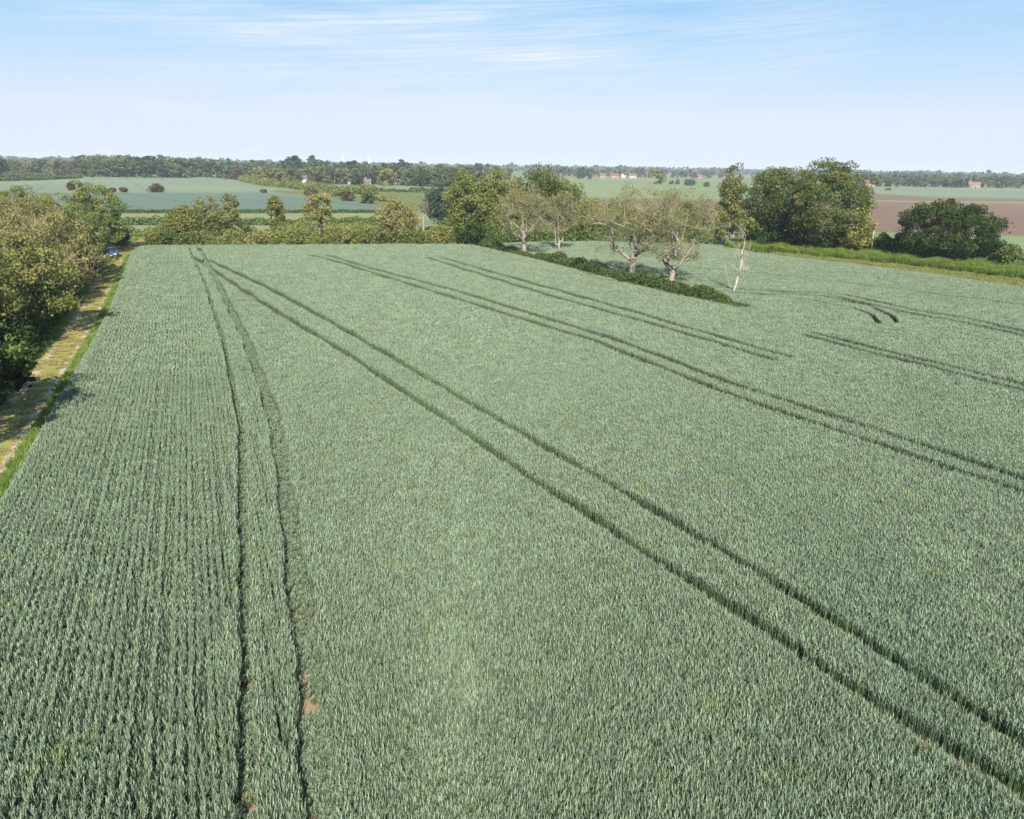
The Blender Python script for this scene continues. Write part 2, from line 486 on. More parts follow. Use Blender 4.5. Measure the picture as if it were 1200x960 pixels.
def bush(name, label, loc, h, rad, seed, leaf='hedge', per=60, clusters=40, L=.22, W=.16, ry=None, group=None, fill=150, sprig=.5, stems=5, cat='bush'):
    rng = np.random.default_rng(seed)
    root = empty(name, (loc[0], loc[1], 0), rng.uniform(-.3, .3), label, cat, group)
    Cn = envelope(rng, clusters, h - sprig * .5, .25, rad - sprig * .5, (ry or rad) - sprig * .5, 7, .3, .6)
    m = MB()
    for i in range(stems):
        q = Cn[int(rng.integers(0, len(Cn)))] * np.array([.6, .6, .75]); q[2] = max(q[2], h * .3)
        m.tube((rng.normal() * .1, rng.normal() * .1, -.1), q, .05 + .006 * h, .02, 5)
    m.build('stem', M['bark'], root)
    V, F, ti, sp = sprigs(Cn, sprig * rng.uniform(.7, 1.4, len(Cn)), per, L, W, rng, .5)
    Ci = envelope(rng, fill, h * .85, .1, rad * .7, (ry or rad) * .7, 6, 0)
    v2, f2 = leaf_quads(Ci, L * 2, W * 2, rng, 0)
    F = np.concatenate([F, f2 + len(V)]); V = np.concatenate([V, v2])
    ti = np.concatenate([ti, np.repeat(rng.random(fill) * .3, 4)]); sp = np.concatenate([sp, np.zeros(fill * 4)])
    mobj('foliage', raw_mesh('foliage', V, [F], M[leaf], attrs={'tint': ti, 'sprig': sp}), root)
    return root


def along(pts, n, rng):
    pts = np.array(pts, float); seg = np.linalg.norm(np.diff(pts, axis=0), axis=1); cum = np.concatenate([[0], np.cumsum(seg)])
    s = rng.uniform(0, cum[-1], n)
    x = np.interp(s, cum, pts[:, 0]); y = np.interp(s, cum, pts[:, 1])
    j = np.clip(np.searchsorted(cum, s) - 1, 0, len(seg) - 1)
    d = (pts[j + 1] - pts[j]) / seg[j][:, None]
    return s, cum[-1], np.stack([x, y], 1), np.stack([-d[:, 1], d[:, 0]], 1)


def hedge(label, pts, h, w, seed, leaf='hedge', dens=160, L=.22, W=.16, rough=.3, cat='hedge', name='hedge', taper=0.0, group=None):
    """a lumpy hedge of leaves along a line; dens = leaves per metre"""
    rng = np.random.default_rng(seed)
    length = np.linalg.norm(np.diff(np.array(pts), axis=0), axis=1).sum()
    n = int(length * dens)
    s, tot, p, nr = along(pts, n, rng)
    ph = rng.uniform(0, 6.28, 6); fr = [.23, .51, 1.1, 1.9, 3.1, .12]
    prof = 1 + rough * sum(np.sin(s * f + q) * a for f, q, a in zip(fr, ph, (.5, .4, .35, .25, .15, .5)))
    if taper: prof *= np.clip(np.minimum(s, tot - s) / taper, .25, 1)
    th = rng.uniform(0, math.pi, n); q = rng.random(n) ** .35
    # a rounded cross section filled mostly near its skin
    off = np.cos(th) * q * w / 2 * (.75 + .25 * prof) ; z = (np.abs(np.sin(th)) ** .6) * q * h * prof
    C = np.concatenate([p + nr * off[:, None], z[:, None] + .05], 1)
    C += rng.normal(size=C.shape) * .06
    C[:, 2] = np.maximum(C[:, 2], .05)
    o = np.array([*pts[0], 0.0])
    V, F = leaf_quads(C - o, L, W, rng, .45)
    cl = .5 + .5 * np.sin(s * 1.7 + ph[0]) * np.sin(s * .63 + ph[1]) * np.cos(th * 2)
    tint = np.clip(rng.random(n) * .7 + cl * .35 - .05, 0, 1)
    ob = mobj(name, raw_mesh(name, V, [F], M[leaf], attrs={'tint': np.repeat(tint, 4), 'sprig': np.repeat(rng.random(n) * .7 * cl + .1, 4)}))
    ob.location = o
    return tag(ob, label, cat, group)


# ------------------------------------------------------------------ the ground
def sheet(name, pts, z, m, kind='structure'):
    o = np.array([pts[0][0], pts[0][1], 0.])
    V = np.array([(x, y, z) for x, y in pts]) - np.array([o[0], o[1], 0])
    me = bpy.data.meshes.new(name); me.from_pydata([tuple(v) for v in V], [], [tuple(range(len(V)))]); me.materials.append(m); me.update()
    if me.polygons[0].normal.z < 0: me.flip_normals()
    ob = mobj(name, me); ob.location = o
    ob['kind'] = kind
    return ob


G = 8000
sheet('ground', [(-G, -200), (G, -200), (G, 9000), (-G, 9000)], 0, M['country'])


def px(l): return [at(*q) for q in l]


EDGE = np.array([(-11.5, 4.0), (-16.2, 15.5), (-21.6, 29.0), (-26.4, 40.9), (-33.8, 59.4), (-40.0, 74.5), (-46.4, 89.0), (-54.0, 106.5), (-61.1, 122.6), (-63.6, 131.0)])
BACK = [(-63.1, 132.8), (-46.0, 136.9), (-24.1, 141.9), (-6.9, 144.6)]
RB = [at(615, 288.0), at(700, 287.0), at(820, 289.5), at(880, 299)]
SF = [(42.2, 137.5), (53.6, 121.2), (61.0, 109.7), (66.2, 98.7), (84, 70), (104, 38)]
SB = [(47.9, 156.8), (62.4, 141.8), (72.6, 131.5), (79.4, 119.3), (97, 90), (118, 55)]
HEDGE = [(-6.2, 143.4), (6.2, 118.3), (15.3, 99.1), (20.0, 89.5), (24.6, 82.0)]
FIELD = [tuple(p) for p in EDGE] + [(p[0], p[1] - .3) for p in BACK] + RB + SF + [(60, -5), (-8, -5)]
sheet('soil', FIELD, .006, M['soil'])

sheet('rough_ground', [(-160, 118)] + [tuple(EDGE[-1] + np.array([-16, 2]))] + BACK + px([(600, 286), (560, 275), (330, 275), (130, 275), (-60, 275)]), .008, M['rough'])
sheet('grass_strip', px([(-80, 264), (130, 264), (560, 264), (600, 275.5), (560, 275), (130, 275), (-80, 275)]), .012, M['straw'])
sheet('straw_strip', px([(-80, 250), (130, 250), (450, 250), (600, 252), (600, 258), (450, 257.5), (130, 257.5), (-80, 257)]), .012, M['straw'])
sheet('green_field', px([(-120, 227), (100, 226), (312, 226), (380, 232), (444, 241), (446, 247), (430, 249.5), (130, 249.5), (-120, 249.5)]), .02, M['blue_field'])
sheet('pale_field', px([(-120, 212), (20, 209.5), (90, 207.6), (262, 207.6), (284, 213), (330, 221.5), (312, 226), (100, 226), (-120, 226.5)]), .02, M['pale_field'])
sheet('wheat_field', px([(335, 214.2), (480, 217), (640, 222), (620, 228), (500, 225), (342, 222)]), .02, M['pale_field'])
sheet('meadow', px([(300, 223), (500, 226), (620, 229), (620, 249), (446, 247), (444, 241), (380, 232)]), .016, M['meadow'])
sheet('pasture', px([(655, 208), (845, 211), (870, 234), (650, 232)]), .02, M['green_field'])
sheet('ploughed_field', px([(640, 233), (880, 236), (890, 262), (620, 258)]), .02, M['ploughed'])
sheet('crop_field', px([(985, 217.5), (1290, 221.5), (1290, 234), (1100, 231.5), (985, 224)]), .02, M['pale_field'])
sheet('fallow_field', px([(985, 225), (1100, 232), (1290, 235), (1290, 238), (985, 234)]), .02, M['ploughed'])
sheet('field_margin', px([(985, 234.3), (1290, 238.3), (1290, 240), (985, 236)]), .03, M['straw'])
sheet('ploughed_field', px([(960, 236), (1290, 240), (1290, 280), (1130, 274), (960, 270)]), .02, M['ploughed'])
sheet('green_field', px([(960, 271), (1130, 275), (1290, 281), (1330, 330), (1170, 318), (1000, 296)]), .014, M['green_field'])


# grass track along the field edge
def strip_sheet(name, line, offs, z, m):
    line = np.array(line); t = np.gradient(line, axis=0); t /= np.linalg.norm(t, axis=1)[:, None]
    nrm = np.stack([-t[:, 1], t[:, 0]], 1)          # to the left of the walking direction
    rows = []; uv = []
    s = np.concatenate([[0], np.cumsum(np.linalg.norm(np.diff(line, axis=0), axis=1))])
    for o in offs:
        q = line + nrm * o
        rows.append(np.concatenate([q, np.full((len(q), 1), z)], 1)); uv.append(np.stack([np.full(len(q), o), s], 1))
    V = np.concatenate(rows); U = np.concatenate(uv); n = len(line)
    F = [(i * n + j, i * n + j + 1, (i + 1) * n + j + 1, (i + 1) * n + j) for i in range(len(offs) - 1) for j in range(n - 1)]
    F = [f[::-1] for f in F]
    me = raw_mesh(name, V, [np.array(F)], m, uv=U)
    if me.polygons[0].normal.z < 0: me.flip_normals()
    ob = mobj(name, me); ob['kind'] = 'structure'
    return ob


EDGE_X = np.concatenate([EDGE, [(-66.5, 140), (-70, 152)]])
strip_sheet('grass_track', EDGE_X, [-.3, 1.2, 2.5, 4, 6, 12], .014, M['track'])
sheet('gravel_track', [(-74.5, 132.4), (-67.5, 134.3), (-59.5, 135.4), (-51, 139.2), (-50, 142.2), (-60, 139.6), (-68, 138.0), (-75, 136.5)], .022, M['gravel'])

# ------------------------------------------------------------------ wheat
TRAM = {
    'a_l': [(-3.2, 5), (-5.8, 13.3), (-8.9, 22.3), (-15.0, 39.6), (-23.6, 60.4), (-37.7, 92.5), (-51.3, 121.8), (-55, 130)],
    'a_r': [(-2.2, 5), (-4.1, 13.3), (-5.5, 18.0), (-8.3, 25.9), (-13.0, 39.7), (-21.7, 60.5), (-36.2, 92.6), (-49.6, 122.0), (-53.4, 130)],
    'm_l': [(19, 3), (12.3, 14.5), (9.3, 19.3), (5.8, 25.1), (1.6, 32.0), (-4.0, 41.9), (-13.5, 58.1), (-27.7, 80.9), (-43.9, 108.5), (-49, 117)],
    'm_r': [(21.6, 3), (13.7, 15.6), (11.2, 20.7), (8.5, 25.8), (4.8, 32.1), (0.0, 40.3), (-7.5, 53.2), (-18.0, 71.1), (-31.6, 93.1), (-45.2, 113.4)],
    'p3a': [(36, 13), (23.8, 32.4), (19.0, 39.8), (14.0, 47.9), (7.1, 62.7), (-8.0, 85.8), (-25.5, 112.9), (-32.4, 122)],
    'p3b': [(37.6, 13.6), (24.8, 34.0), (20.3, 41.8), (15.2, 50.0), (8.7, 63.8), (-6.2, 87.8), (-22.7, 111.3), (-29.8, 122)],
    'p4a': [(20.2, 57.6), (15.2, 66.7), (3.7, 86.9), (-13.7, 121.5)],
    'p4b': [(21.9, 58.5), (16.9, 67.6), (5.8, 89.0), (-11.6, 121.9)],
    'q1': [at(945, 392, .65), at(1000, 407, .65), at(1100, 432, .65), at(1200, 458, .65), at(1300, 490, .65)],
    'q2': [at(952, 389, .65), at(1005, 402, .65), at(1100, 426, .65), at(1200, 450.5, .65), at(1300, 480, .65)],
    'c1': [at(690, 325, .65), at(790, 337, .65), at(880, 344, .65), at(950, 352, .65), at(1000, 361, .65), at(1022, 369, .65), at(1030, 378, .65)],
    'c2': [at(700, 321, .65), at(800, 333, .65), at(890, 340, .65), at(960, 347, .65), at(1020, 359, .65), at(1045, 370, .65), at(1052, 378, .65)],
    'r1': [at(860, 343, .65), at(980, 348, .65), at(1060, 366, .65), at(1130, 378, .65), at(1200, 393, .65), at(1300, 417, .65)],
    'r2': [at(870, 339, .65), at(990, 345.5, .65), at(1070, 363, .65), at(1140, 374.5, .65), at(1200, 388, .65), at(1300, 411, .65)],
    'r3': [at(640, 303, .65), at(760, 309, .65), at(900, 321, .65), at(1050, 338, .65), at(1200, 357, .65), at(1300, 372, .65)],
}
HALF = {'a_l': .21, 'a_r': .41, 'm_l': .30, 'm_r': .29, 'p3a': .33, 'p3b': .33, 'p4a': .33, 'p4b': .33, 'q1': .34, 'q2': .34,
        'c1': .22, 'c2': .22, 'r1': .34, 'r2': .32, 'r3': .30}


def seg_dist(P, line):
    line = np.array(line); d = np.full(len(P), 1e9)
    for a, b in zip(line[:-1], line[1:]):
        ab = b - a; t = np.clip(((P - a) @ ab) / (ab @ ab), 0, 1)
        d = np.minimum(d, np.linalg.norm(P - a - t[:, None] * ab, axis=1))
    return d


def inside(P, poly):
    poly = np.array(poly); c = np.zeros(len(P), bool); j = len(poly) - 1
    for i in range(len(poly)):
        xi, yi = poly[i]; xj, yj = poly[j]
        k = ((yi > P[:, 1]) != (yj > P[:, 1])) & (P[:, 0] < (xj - xi) * (P[:, 1] - yi) / (yj - yi + 1e-12) + xi)
        c ^= k; j = i
    return c


def lane(P):
    """how far a point lies outside the nearest wheel track (negative = in it)"""
    d = np.full(len(P), 1e9)
    for k, l in TRAM.items():
        w = HALF[k] * (1 + .15 * np.sin(P[:, 1] * .9) + .1 * np.sin(P[:, 0] * 1.7 + P[:, 1] * .31))
        if k[0] != 'a': w = w * (1 + .75 * np.clip((np.linalg.norm(P, axis=1) - 40) / 50, 0, 1))
        d = np.minimum(d, seg_dist(P, l) - w)
    return d


def wheat_src(name, seed, w, stems, nl, L, Wd, h, rows=0.0, gap=False, lean=.0):
    """a patch w x w of wheat shoots; each blade is two quads, rising and then arching over"""
    rng = np.random.default_rng(seed)
    n = stems
    x = rng.uniform(-w / 2, w / 2, n); y = rng.uniform(-w / 2, w / 2, n)
    if rows:
        x = (np.floor((x + w / 2) / rows) + .5) * rows - w / 2 + rng.normal(size=n) * rows * .21
    if gap:
        k = (np.abs(x - w * .28 - .03 * np.sin(y * 9)) < .055) & (np.sin(y * 11 + seed) > -.95)
        x, y = x[~k], y[~k]; n = len(x)
    hh = h * rng.uniform(.86, 1.12, n)
    k = np.repeat(np.arange(n), nl); m = len(k)
    lvl = np.tile(np.linspace(.42, .80, nl), n) + rng.normal(size=m) * .05
    az = rng.uniform(0, 2 * math.pi, m); d = np.stack([np.cos(az), np.sin(az), np.zeros(m)], 1)
    sd = np.stack([-np.sin(az), np.cos(az), np.zeros(m)], 1)
    o = np.stack([x[k], y[k], hh[k] * lvl], 1)
    l = L * rng.uniform(.7, 1.3, m)[:, None]
    t1 = rng.uniform(.05, .42, m)[:, None]; t2 = t1 + rng.uniform(.05, .8, m)[:, None]
    up = np.array([0, 0, 1.0])
    p1 = o + (d * np.sin(t1) + up * np.cos(t1)) * l * .55
    p2 = p1 + (d * np.sin(t2) + up * np.cos(t2)) * l * .45
    wd = Wd * rng.uniform(.75, 1.25, m)[:, None]
    V = np.stack([o - sd * wd * .4, o + sd * wd * .4, p1 + sd * wd * .5, p1 - sd * wd * .5, p2 + sd * wd * .08, p2 - sd * wd * .08], 1).reshape(-1, 3)
    b = (np.arange(m) * 6)[:, None]
    F = np.concatenate([b + np.array([[0, 1, 2, 3]]), b + np.array([[3, 2, 4, 5]])])
    # the stems below the blades
    az = rng.uniform(0, 6.28, n); s2 = np.stack([np.cos(az), np.sin(az), np.zeros(n)], 1) * Wd * .45
    b0 = np.stack([x, y, np.zeros(n)], 1); b1 = b0 + np.stack([np.zeros(n), np.zeros(n), hh * .8], 1)
    V2 = np.stack([b0 - s2, b0 + s2, b1 + s2 * .6, b1 - s2 * .6], 1).reshape(-1, 3)
    F = np.concatenate([F, np.arange(n * 4).reshape(-1, 4) + len(V)]); tint = np.concatenate([np.repeat(np.clip(rng.normal(.5, .26, m) + (lvl - .63) * 1.6, 0, 1), 6), np.zeros(n * 4)])
    me = raw_mesh(name, np.concatenate([V, V2]), [F], M['wheat'], attrs={'tint': tint})
    return bpy.data.objects.new(name, me)


def scatter(name, pts, rot, scl, kind, idx, sources, label, cat=None):
    """one crop object: every point carries a patch picked from sources[kind]"""
    me = bpy.data.meshes.new(name); me.vertices.add(len(pts))
    me.vertices.foreach_set('co', np.asarray(pts, np.float32).ravel())
    for k, t, v in (('rot', 'FLOAT', rot), ('kind_of', 'INT', kind), ('pick', 'INT', idx)):
        a = me.attributes.new(k, t, 'POINT'); a.data.foreach_set('value', np.asarray(v, np.float32 if t == 'FLOAT' else np.int32))
    a = me.attributes.new('scl', 'FLOAT_VECTOR', 'POINT'); a.data.foreach_set('vector', np.asarray(scl, np.float32).ravel())
    ob = mobj(name, me); ob['kind'] = 'stuff'; ob['label'] = label
    if cat: ob['category'] = cat
    ng = bpy.data.node_groups.new(name + '_scatter', 'GeometryNodeTree')
    ng.interface.new_socket('Geometry', in_out='INPUT', socket_type='NodeSocketGeometry')
    ng.interface.new_socket('Geometry', in_out='OUTPUT', socket_type='NodeSocketGeometry')
    gi = ng.nodes.new('NodeGroupInput'); go = ng.nodes.new('NodeGroupOutput'); join = ng.nodes.new('GeometryNodeJoinGeometry')
    def attr(nm, dt):
        n = ng.nodes.new('GeometryNodeInputNamedAttribute'); n.data_type = dt; n.inputs['Name'].default_value = nm
        return n.outputs['Attribute']
    rotx = ng.nodes.new('ShaderNodeCombineXYZ'); ng.links.new(attr('rot', 'FLOAT'), rotx.inputs[2])
    for k, objs in sources.items():
        iop = ng.nodes.new('GeometryNodeInstanceOnPoints'); j = ng.nodes.new('GeometryNodeJoinGeometry')
        for s in objs:
            oi = ng.nodes.new('GeometryNodeObjectInfo'); oi.inputs['Object'].default_value = s; oi.inputs['As Instance'].default_value = True
            ng.links.new(oi.outputs['Geometry'], j.inputs[0])
        cmp_ = ng.nodes.new('FunctionNodeCompare'); cmp_.data_type = 'INT'; cmp_.operation = 'EQUAL'
        ng.links.new(attr('kind_of', 'INT'), cmp_.inputs[2]); cmp_.inputs[3].default_value = k
        ng.links.new(gi.outputs[0], iop.inputs['Points']); ng.links.new(cmp_.outputs[0], iop.inputs['Selection'])
        ng.links.new(j.outputs[0], iop.inputs['Instance']); iop.inputs['Pick Instance'].default_value = True
        ng.links.new(attr('pick', 'INT'), iop.inputs['Instance Index'])
        ng.links.new(rotx.outputs[0], iop.inputs['Rotation']); ng.links.new(attr('scl', 'FLOAT_VECTOR'), iop.inputs['Scale'])
        ng.links.new(iop.outputs[0], join.inputs[0])
    ng.links.new(join.outputs[0], go.inputs[0])
    md = ob.modifiers.new('scatter', 'NODES'); md.node_group = ng
    return ob


def in_view(P, m=9.0): return (np.abs(P[:, 0]) < .70 * P[:, 1] + m) & (P[:, 1] > 7)


def swell(P):
    """gentle differences of crop height"""
    return (np.sin(P[:, 0] * .21 + 1.3 * np.sin(P[:, 1] * .07)) + np.sin(P[:, 1] * .17 + 1.1 * np.sin(P[:, 0] * .12)) + .6 * np.sin(P[:, 0] * .6 - P[:, 1] * .43)) / 2.6


def plant_field():
    rng = np.random.default_rng(11)
    pts, rot, scl, kind, idx = [], [], [], [], []
    def put(P, r, s, k, nv):
        n = len(P)
        if n == 0: return
        pts.append(np.concatenate([P, np.full((n, 1), .006)], 1)); rot.append(np.asarray(r)); kind.append(np.full(n, k) if np.isscalar(k) else k)
        scl.append(s); idx.append(rng.integers(0, nv, n))
    ar = np.array(TRAM['a_r'])
    for ang, head in ((22.5, True), (31.0, False)):
        ca, sa = math.cos(R(ang)), math.sin(R(ang))
        U = np.array([ca, sa]); Vv = np.array([-sa, ca])         # across and along the drill rows
        for cell, near in ((.5, True), (1.0, False)):
            lim = 62 if near else 175
            k1 = np.arange(-int(130 / cell), int(140 / cell)); k2 = np.arange(-int(60 / cell), int(190 / cell))
            A, B = np.meshgrid(k1, k2, indexing='ij'); A, B = A.ravel(), B.ravel()
            P = (A[:, None] + .5) * cell * U + (B[:, None] + .5) * cell * Vv
            d = np.linalg.norm(P, axis=1)
            eg = np.minimum(np.minimum(seg_dist(P, EDGE), seg_dist(P, BACK + RB)), seg_dist(P, SF))
            ok = in_view(P) & (inside(P, FIELD) | (eg < cell * .75))
            # the swap between fine and coarse patches is dithered in blocks shared by both grids
            blk = np.floor(((P @ U)) / 1.0).astype(int) * 7349 + np.floor((P @ Vv) / 1.0).astype(int) * 9157
            lo = 52 + (np.abs(np.sin(blk * 12.9898) * 43758.5453) % 1) * 12
            ok &= (d < lo) if near else (d >= lo)
            xb = np.interp(P[:, 1], ar[:, 1], ar[:, 0])
            ok &= (P[:, 0] < xb) if head else (P[:, 0] >= xb)
            P, A, B, eg = P[ok], A[ok], B[ok], eg[ok]
            lo_ = lane(P); hd = seg_dist(P, HEDGE) - 1.5
            whole = (lo_ > cell * .62) & (hd > cell * .6) & (eg > cell * .75)
            Q = P[whole]; n = len(Q)
            hs = 1 + .10 * swell(Q) + rng.normal(size=n) * .03
            if near:
                cl = np.abs(np.sin(A[whole] * 78.233) * 43758.5453) % 1
                al = np.sin(B[whole] * .21 + A[whole] * 2.1) + np.sin(B[whole] * .047 + A[whole] * 1.3)
                g = (cl < .30) & (al > -.1)
                k = np.where(g, 1, 0) if head else 5
            else:
                k = 4 if head else 2
            put(Q + rng.normal(size=Q.shape) * (.012 if near else .03), R(ang) + (rng.integers(0, 2, n) * math.pi * (not near) if head else rng.integers(0, 4, n) * math.pi / 2) + rng.normal(size=n) * (.02 if head else .12),
                np.stack([np.ones(n), np.ones(n), hs], 1), k, 8)
            # cells cut by a wheel track or an edge are filled with single tufts
            Cc = P[~whole]; sub = 4 if near else 8
            o = (np.arange(sub) + .5) / sub - .5
            gx, gy = np.meshgrid(o, o); off = (gx.ravel()[:, None] * U + gy.ravel()[:, None] * Vv) * cell
            T = (Cc[:, None, :] + off[None]).reshape(-1, 2) + rng.normal(size=(len(Cc) * sub * sub, 2)) * .02
            keep = (lane(T) > 0) & (seg_dist(T, HEDGE) > 1.4) & inside(T, FIELD)
            T = T[keep]; n = len(T)
            s0 = 1.0 if near else 1.1
            hs = (1 + .10 * swell(T) + rng.normal(size=n) * .05)
            put(T, rng.uniform(0, 6.28, n), np.stack([np.full(n, s0), np.full(n, s0), hs], 1), 3, 8)
    # stunted shoots in the wheel tracks, thinner where the soil shows
    for key, num, hw in (('a_r', 10500, .41), ('a_l', 3800, .2), ('m_l', 2600, .3), ('m_r', 2600, .3)):
        s, tot, p, nr = along(TRAM[key], num, rng)
        off = rng.uniform(-hw, hw, len(s)); P = p + nr * off[:, None]
        bare = np.sin(p[:, 1] * 1.3) + np.sin(p[:, 1] * .47 + 1) + .8 * np.sin(p[:, 1] * 3.1)
        lim_ = (.05 - np.clip((p[:, 1] - 15) / 6, -1, 4)) if key == 'a_r' else np.full(len(s), -1.4 if key == 'a_l' else -.4)
        pr = 1 / (1 + np.exp(-(bare - lim_) * 2.2)); pr = np.maximum(pr, .93 if key == 'a_l' else 0); pr = np.maximum(pr, np.clip((p[:, 1] - 40) / 20, 0, .9)); pr = np.where((off < .04) & (key == 'a_r'), np.maximum(pr, .9), pr)
        keep = (rng.random(len(s)) < pr) & in_view(P)
        P = P[keep]; n = len(P)
        put(P, rng.uniform(0, 6.28, n), np.stack([np.full(n, .9), np.full(n, .9), rng.uniform(.20, .44, n)], 1), 3, 8)
    src = {0: [wheat_src('wheat_patch', 20 + i, .5, 150, 3, .14, .0155, .68, .25) for i in range(8)],
           1: [wheat_src('wheat_row_patch', 140 + i, .5, 150, 3, .14, .0155, .68, .25, True) for i in range(8)],
           5: [wheat_src('wheat_even_patch', 220 + i, .53, 165, 3, .145, .0155, .68) for i in range(8)],
           2: [wheat_src('wheat_far_patch', 160 + i, 1.06, 380, 3, .185, .025, .66) for i in range(8)],
           4: [wheat_src('wheat_far_row_patch', 180 + i, 1.0, 360, 3, .17, .024, .66, .25) for i in range(8)],
           3: [wheat_src('wheat_tuft', 80 + i,   .15, 11, 3, .145, .016, .68) for i in range(8)]}
    scatter('wheat_crop', np.concatenate(pts), np.concatenate(rot), np.concatenate(scl), np.concatenate(kind), np.concatenate(idx), src,
            'blue-green wheat standing over the whole field between the tramlines', 'wheat')
    return sum(map(len, pts))


print('wheat patches', plant_field())


def grass_src(name, seed, w, n, h, wd, m, spread=.5):
    rng = np.random.default_rng(seed)
    o = np.stack([rng.uniform(-w / 2, w / 2, n), rng.uniform(-w / 2, w / 2, n), np.zeros(n)], 1)
    az = rng.uniform(0, 6.28, n); d = np.stack([np.cos(az), np.sin(az), np.zeros(n)], 1); sd = np.stack([-np.sin(az), np.cos(az), np.zeros(n)], 1)
    hh = h * rng.uniform(.5, 1.25, n)[:, None]; up = np.array([0, 0, 1.])
    p1 = o + up * hh * .6 + d * hh * spread * .25; p2 = p1 + up * hh * .4 + d * hh * spread * .6
    V = np.stack([o - sd * wd / 2, o + sd * wd / 2, p1 + sd * wd * .45, p1 - sd * wd * .45, p2 + sd * wd * .1, p2 - sd * wd * .1], 1).reshape(-1, 3)
    b = (np.arange(n) * 6)[:, None]
    F = np.concatenate([b + np.array([[0, 1, 2, 3]]), b + np.array([[3, 2, 4, 5]])])
    return bpy.data.objects.new(name, raw_mesh(name, V, [F], m, attrs={'tint': np.repeat(rng.random(n), 6)}))


def grass_along(name, label, line, u0, u1, dens, src, seed, z=.012, smin=.7, smax=1.3, left=True, cat='grass'):
    rng = np.random.default_rng(seed); line = np.array(line)
    L = np.linalg.norm(np.diff(line, axis=0), axis=1).sum(); n = int(L * (u1 - u0) * dens)
    s, tot, p, nr = along(line, n, rng)
    P = p + nr * rng.uniform(u0, u1, (n, 1)) * (1 if left else -1)
    P = P[in_view(P, 14)]; n = len(P)
    sc = rng.uniform(smin, smax, n) * (1 + .25 * np.sin(P[:, 0] * .9) * np.sin(P[:, 1] * .7))
    scatter(name, np.concatenate([P, np.full((n, 1), z)], 1), rng.uniform(0, 6.28, n), np.stack([np.ones(n), np.ones(n), sc], 1),
            np.zeros(n, int), rng.integers(0, len(src), n), {0: src}, label, cat)


grass_along('verge_grass', 'bright green grass verge between the wheat and the track', EDGE_X, -.15, .75, 15,
            [grass_src('verge_patch', 100 + i, .5, 60, .34, .03, M['verge']) for i in range(3)], 5)
grass_along('track_grass', 'short dry yellowish grass growing on the farm track', EDGE_X, .8, 3.8, 3,
            [grass_src('dry_patch', 110 + i, .6, 60, .09, .025, M['dry'], .9) for i in range(3)], 6)
grass_along('hedge_bottom_grass', 'rank green grass along the foot of the left hedgerow', EDGE_X, 3.5, 11, 4,
            [grass_src('bottom_patch', 120 + i, .7, 60, .30, .035, M['verge'], .8) for i in range(3)], 7)
grass_along('tall_grass', 'tall vivid green grass strip in front of the right hedgerow', SB, .3, 10.5, 8,
            [grass_src('tall_patch', 130 + i, .6, 90, 1.0, .05, M['tall'], .35) for i in range(3)], 8, left=False)
grass_along('grass_margin', 'short yellow-green grass margin between the wheat and the tall strip', SF, -.2, 11.5, 6,
            [grass_src('margin_patch', 140 + i, .7, 70, .32, .04, M['margin'], .7) for i in range(3)], 9)
sheet('grass_margin_ground', SF + SB[::-1], .016, M['rough'])

# ------------------------------------------------------------------ left hedgerow along the track
NRM = np.array([-.924, -.383])


def by_track(y, off):
    x = np.interp(y, EDGE_X[:, 1], EDGE_X[:, 0]); return (x + NRM[0] * off, y + NRM[1] * off)


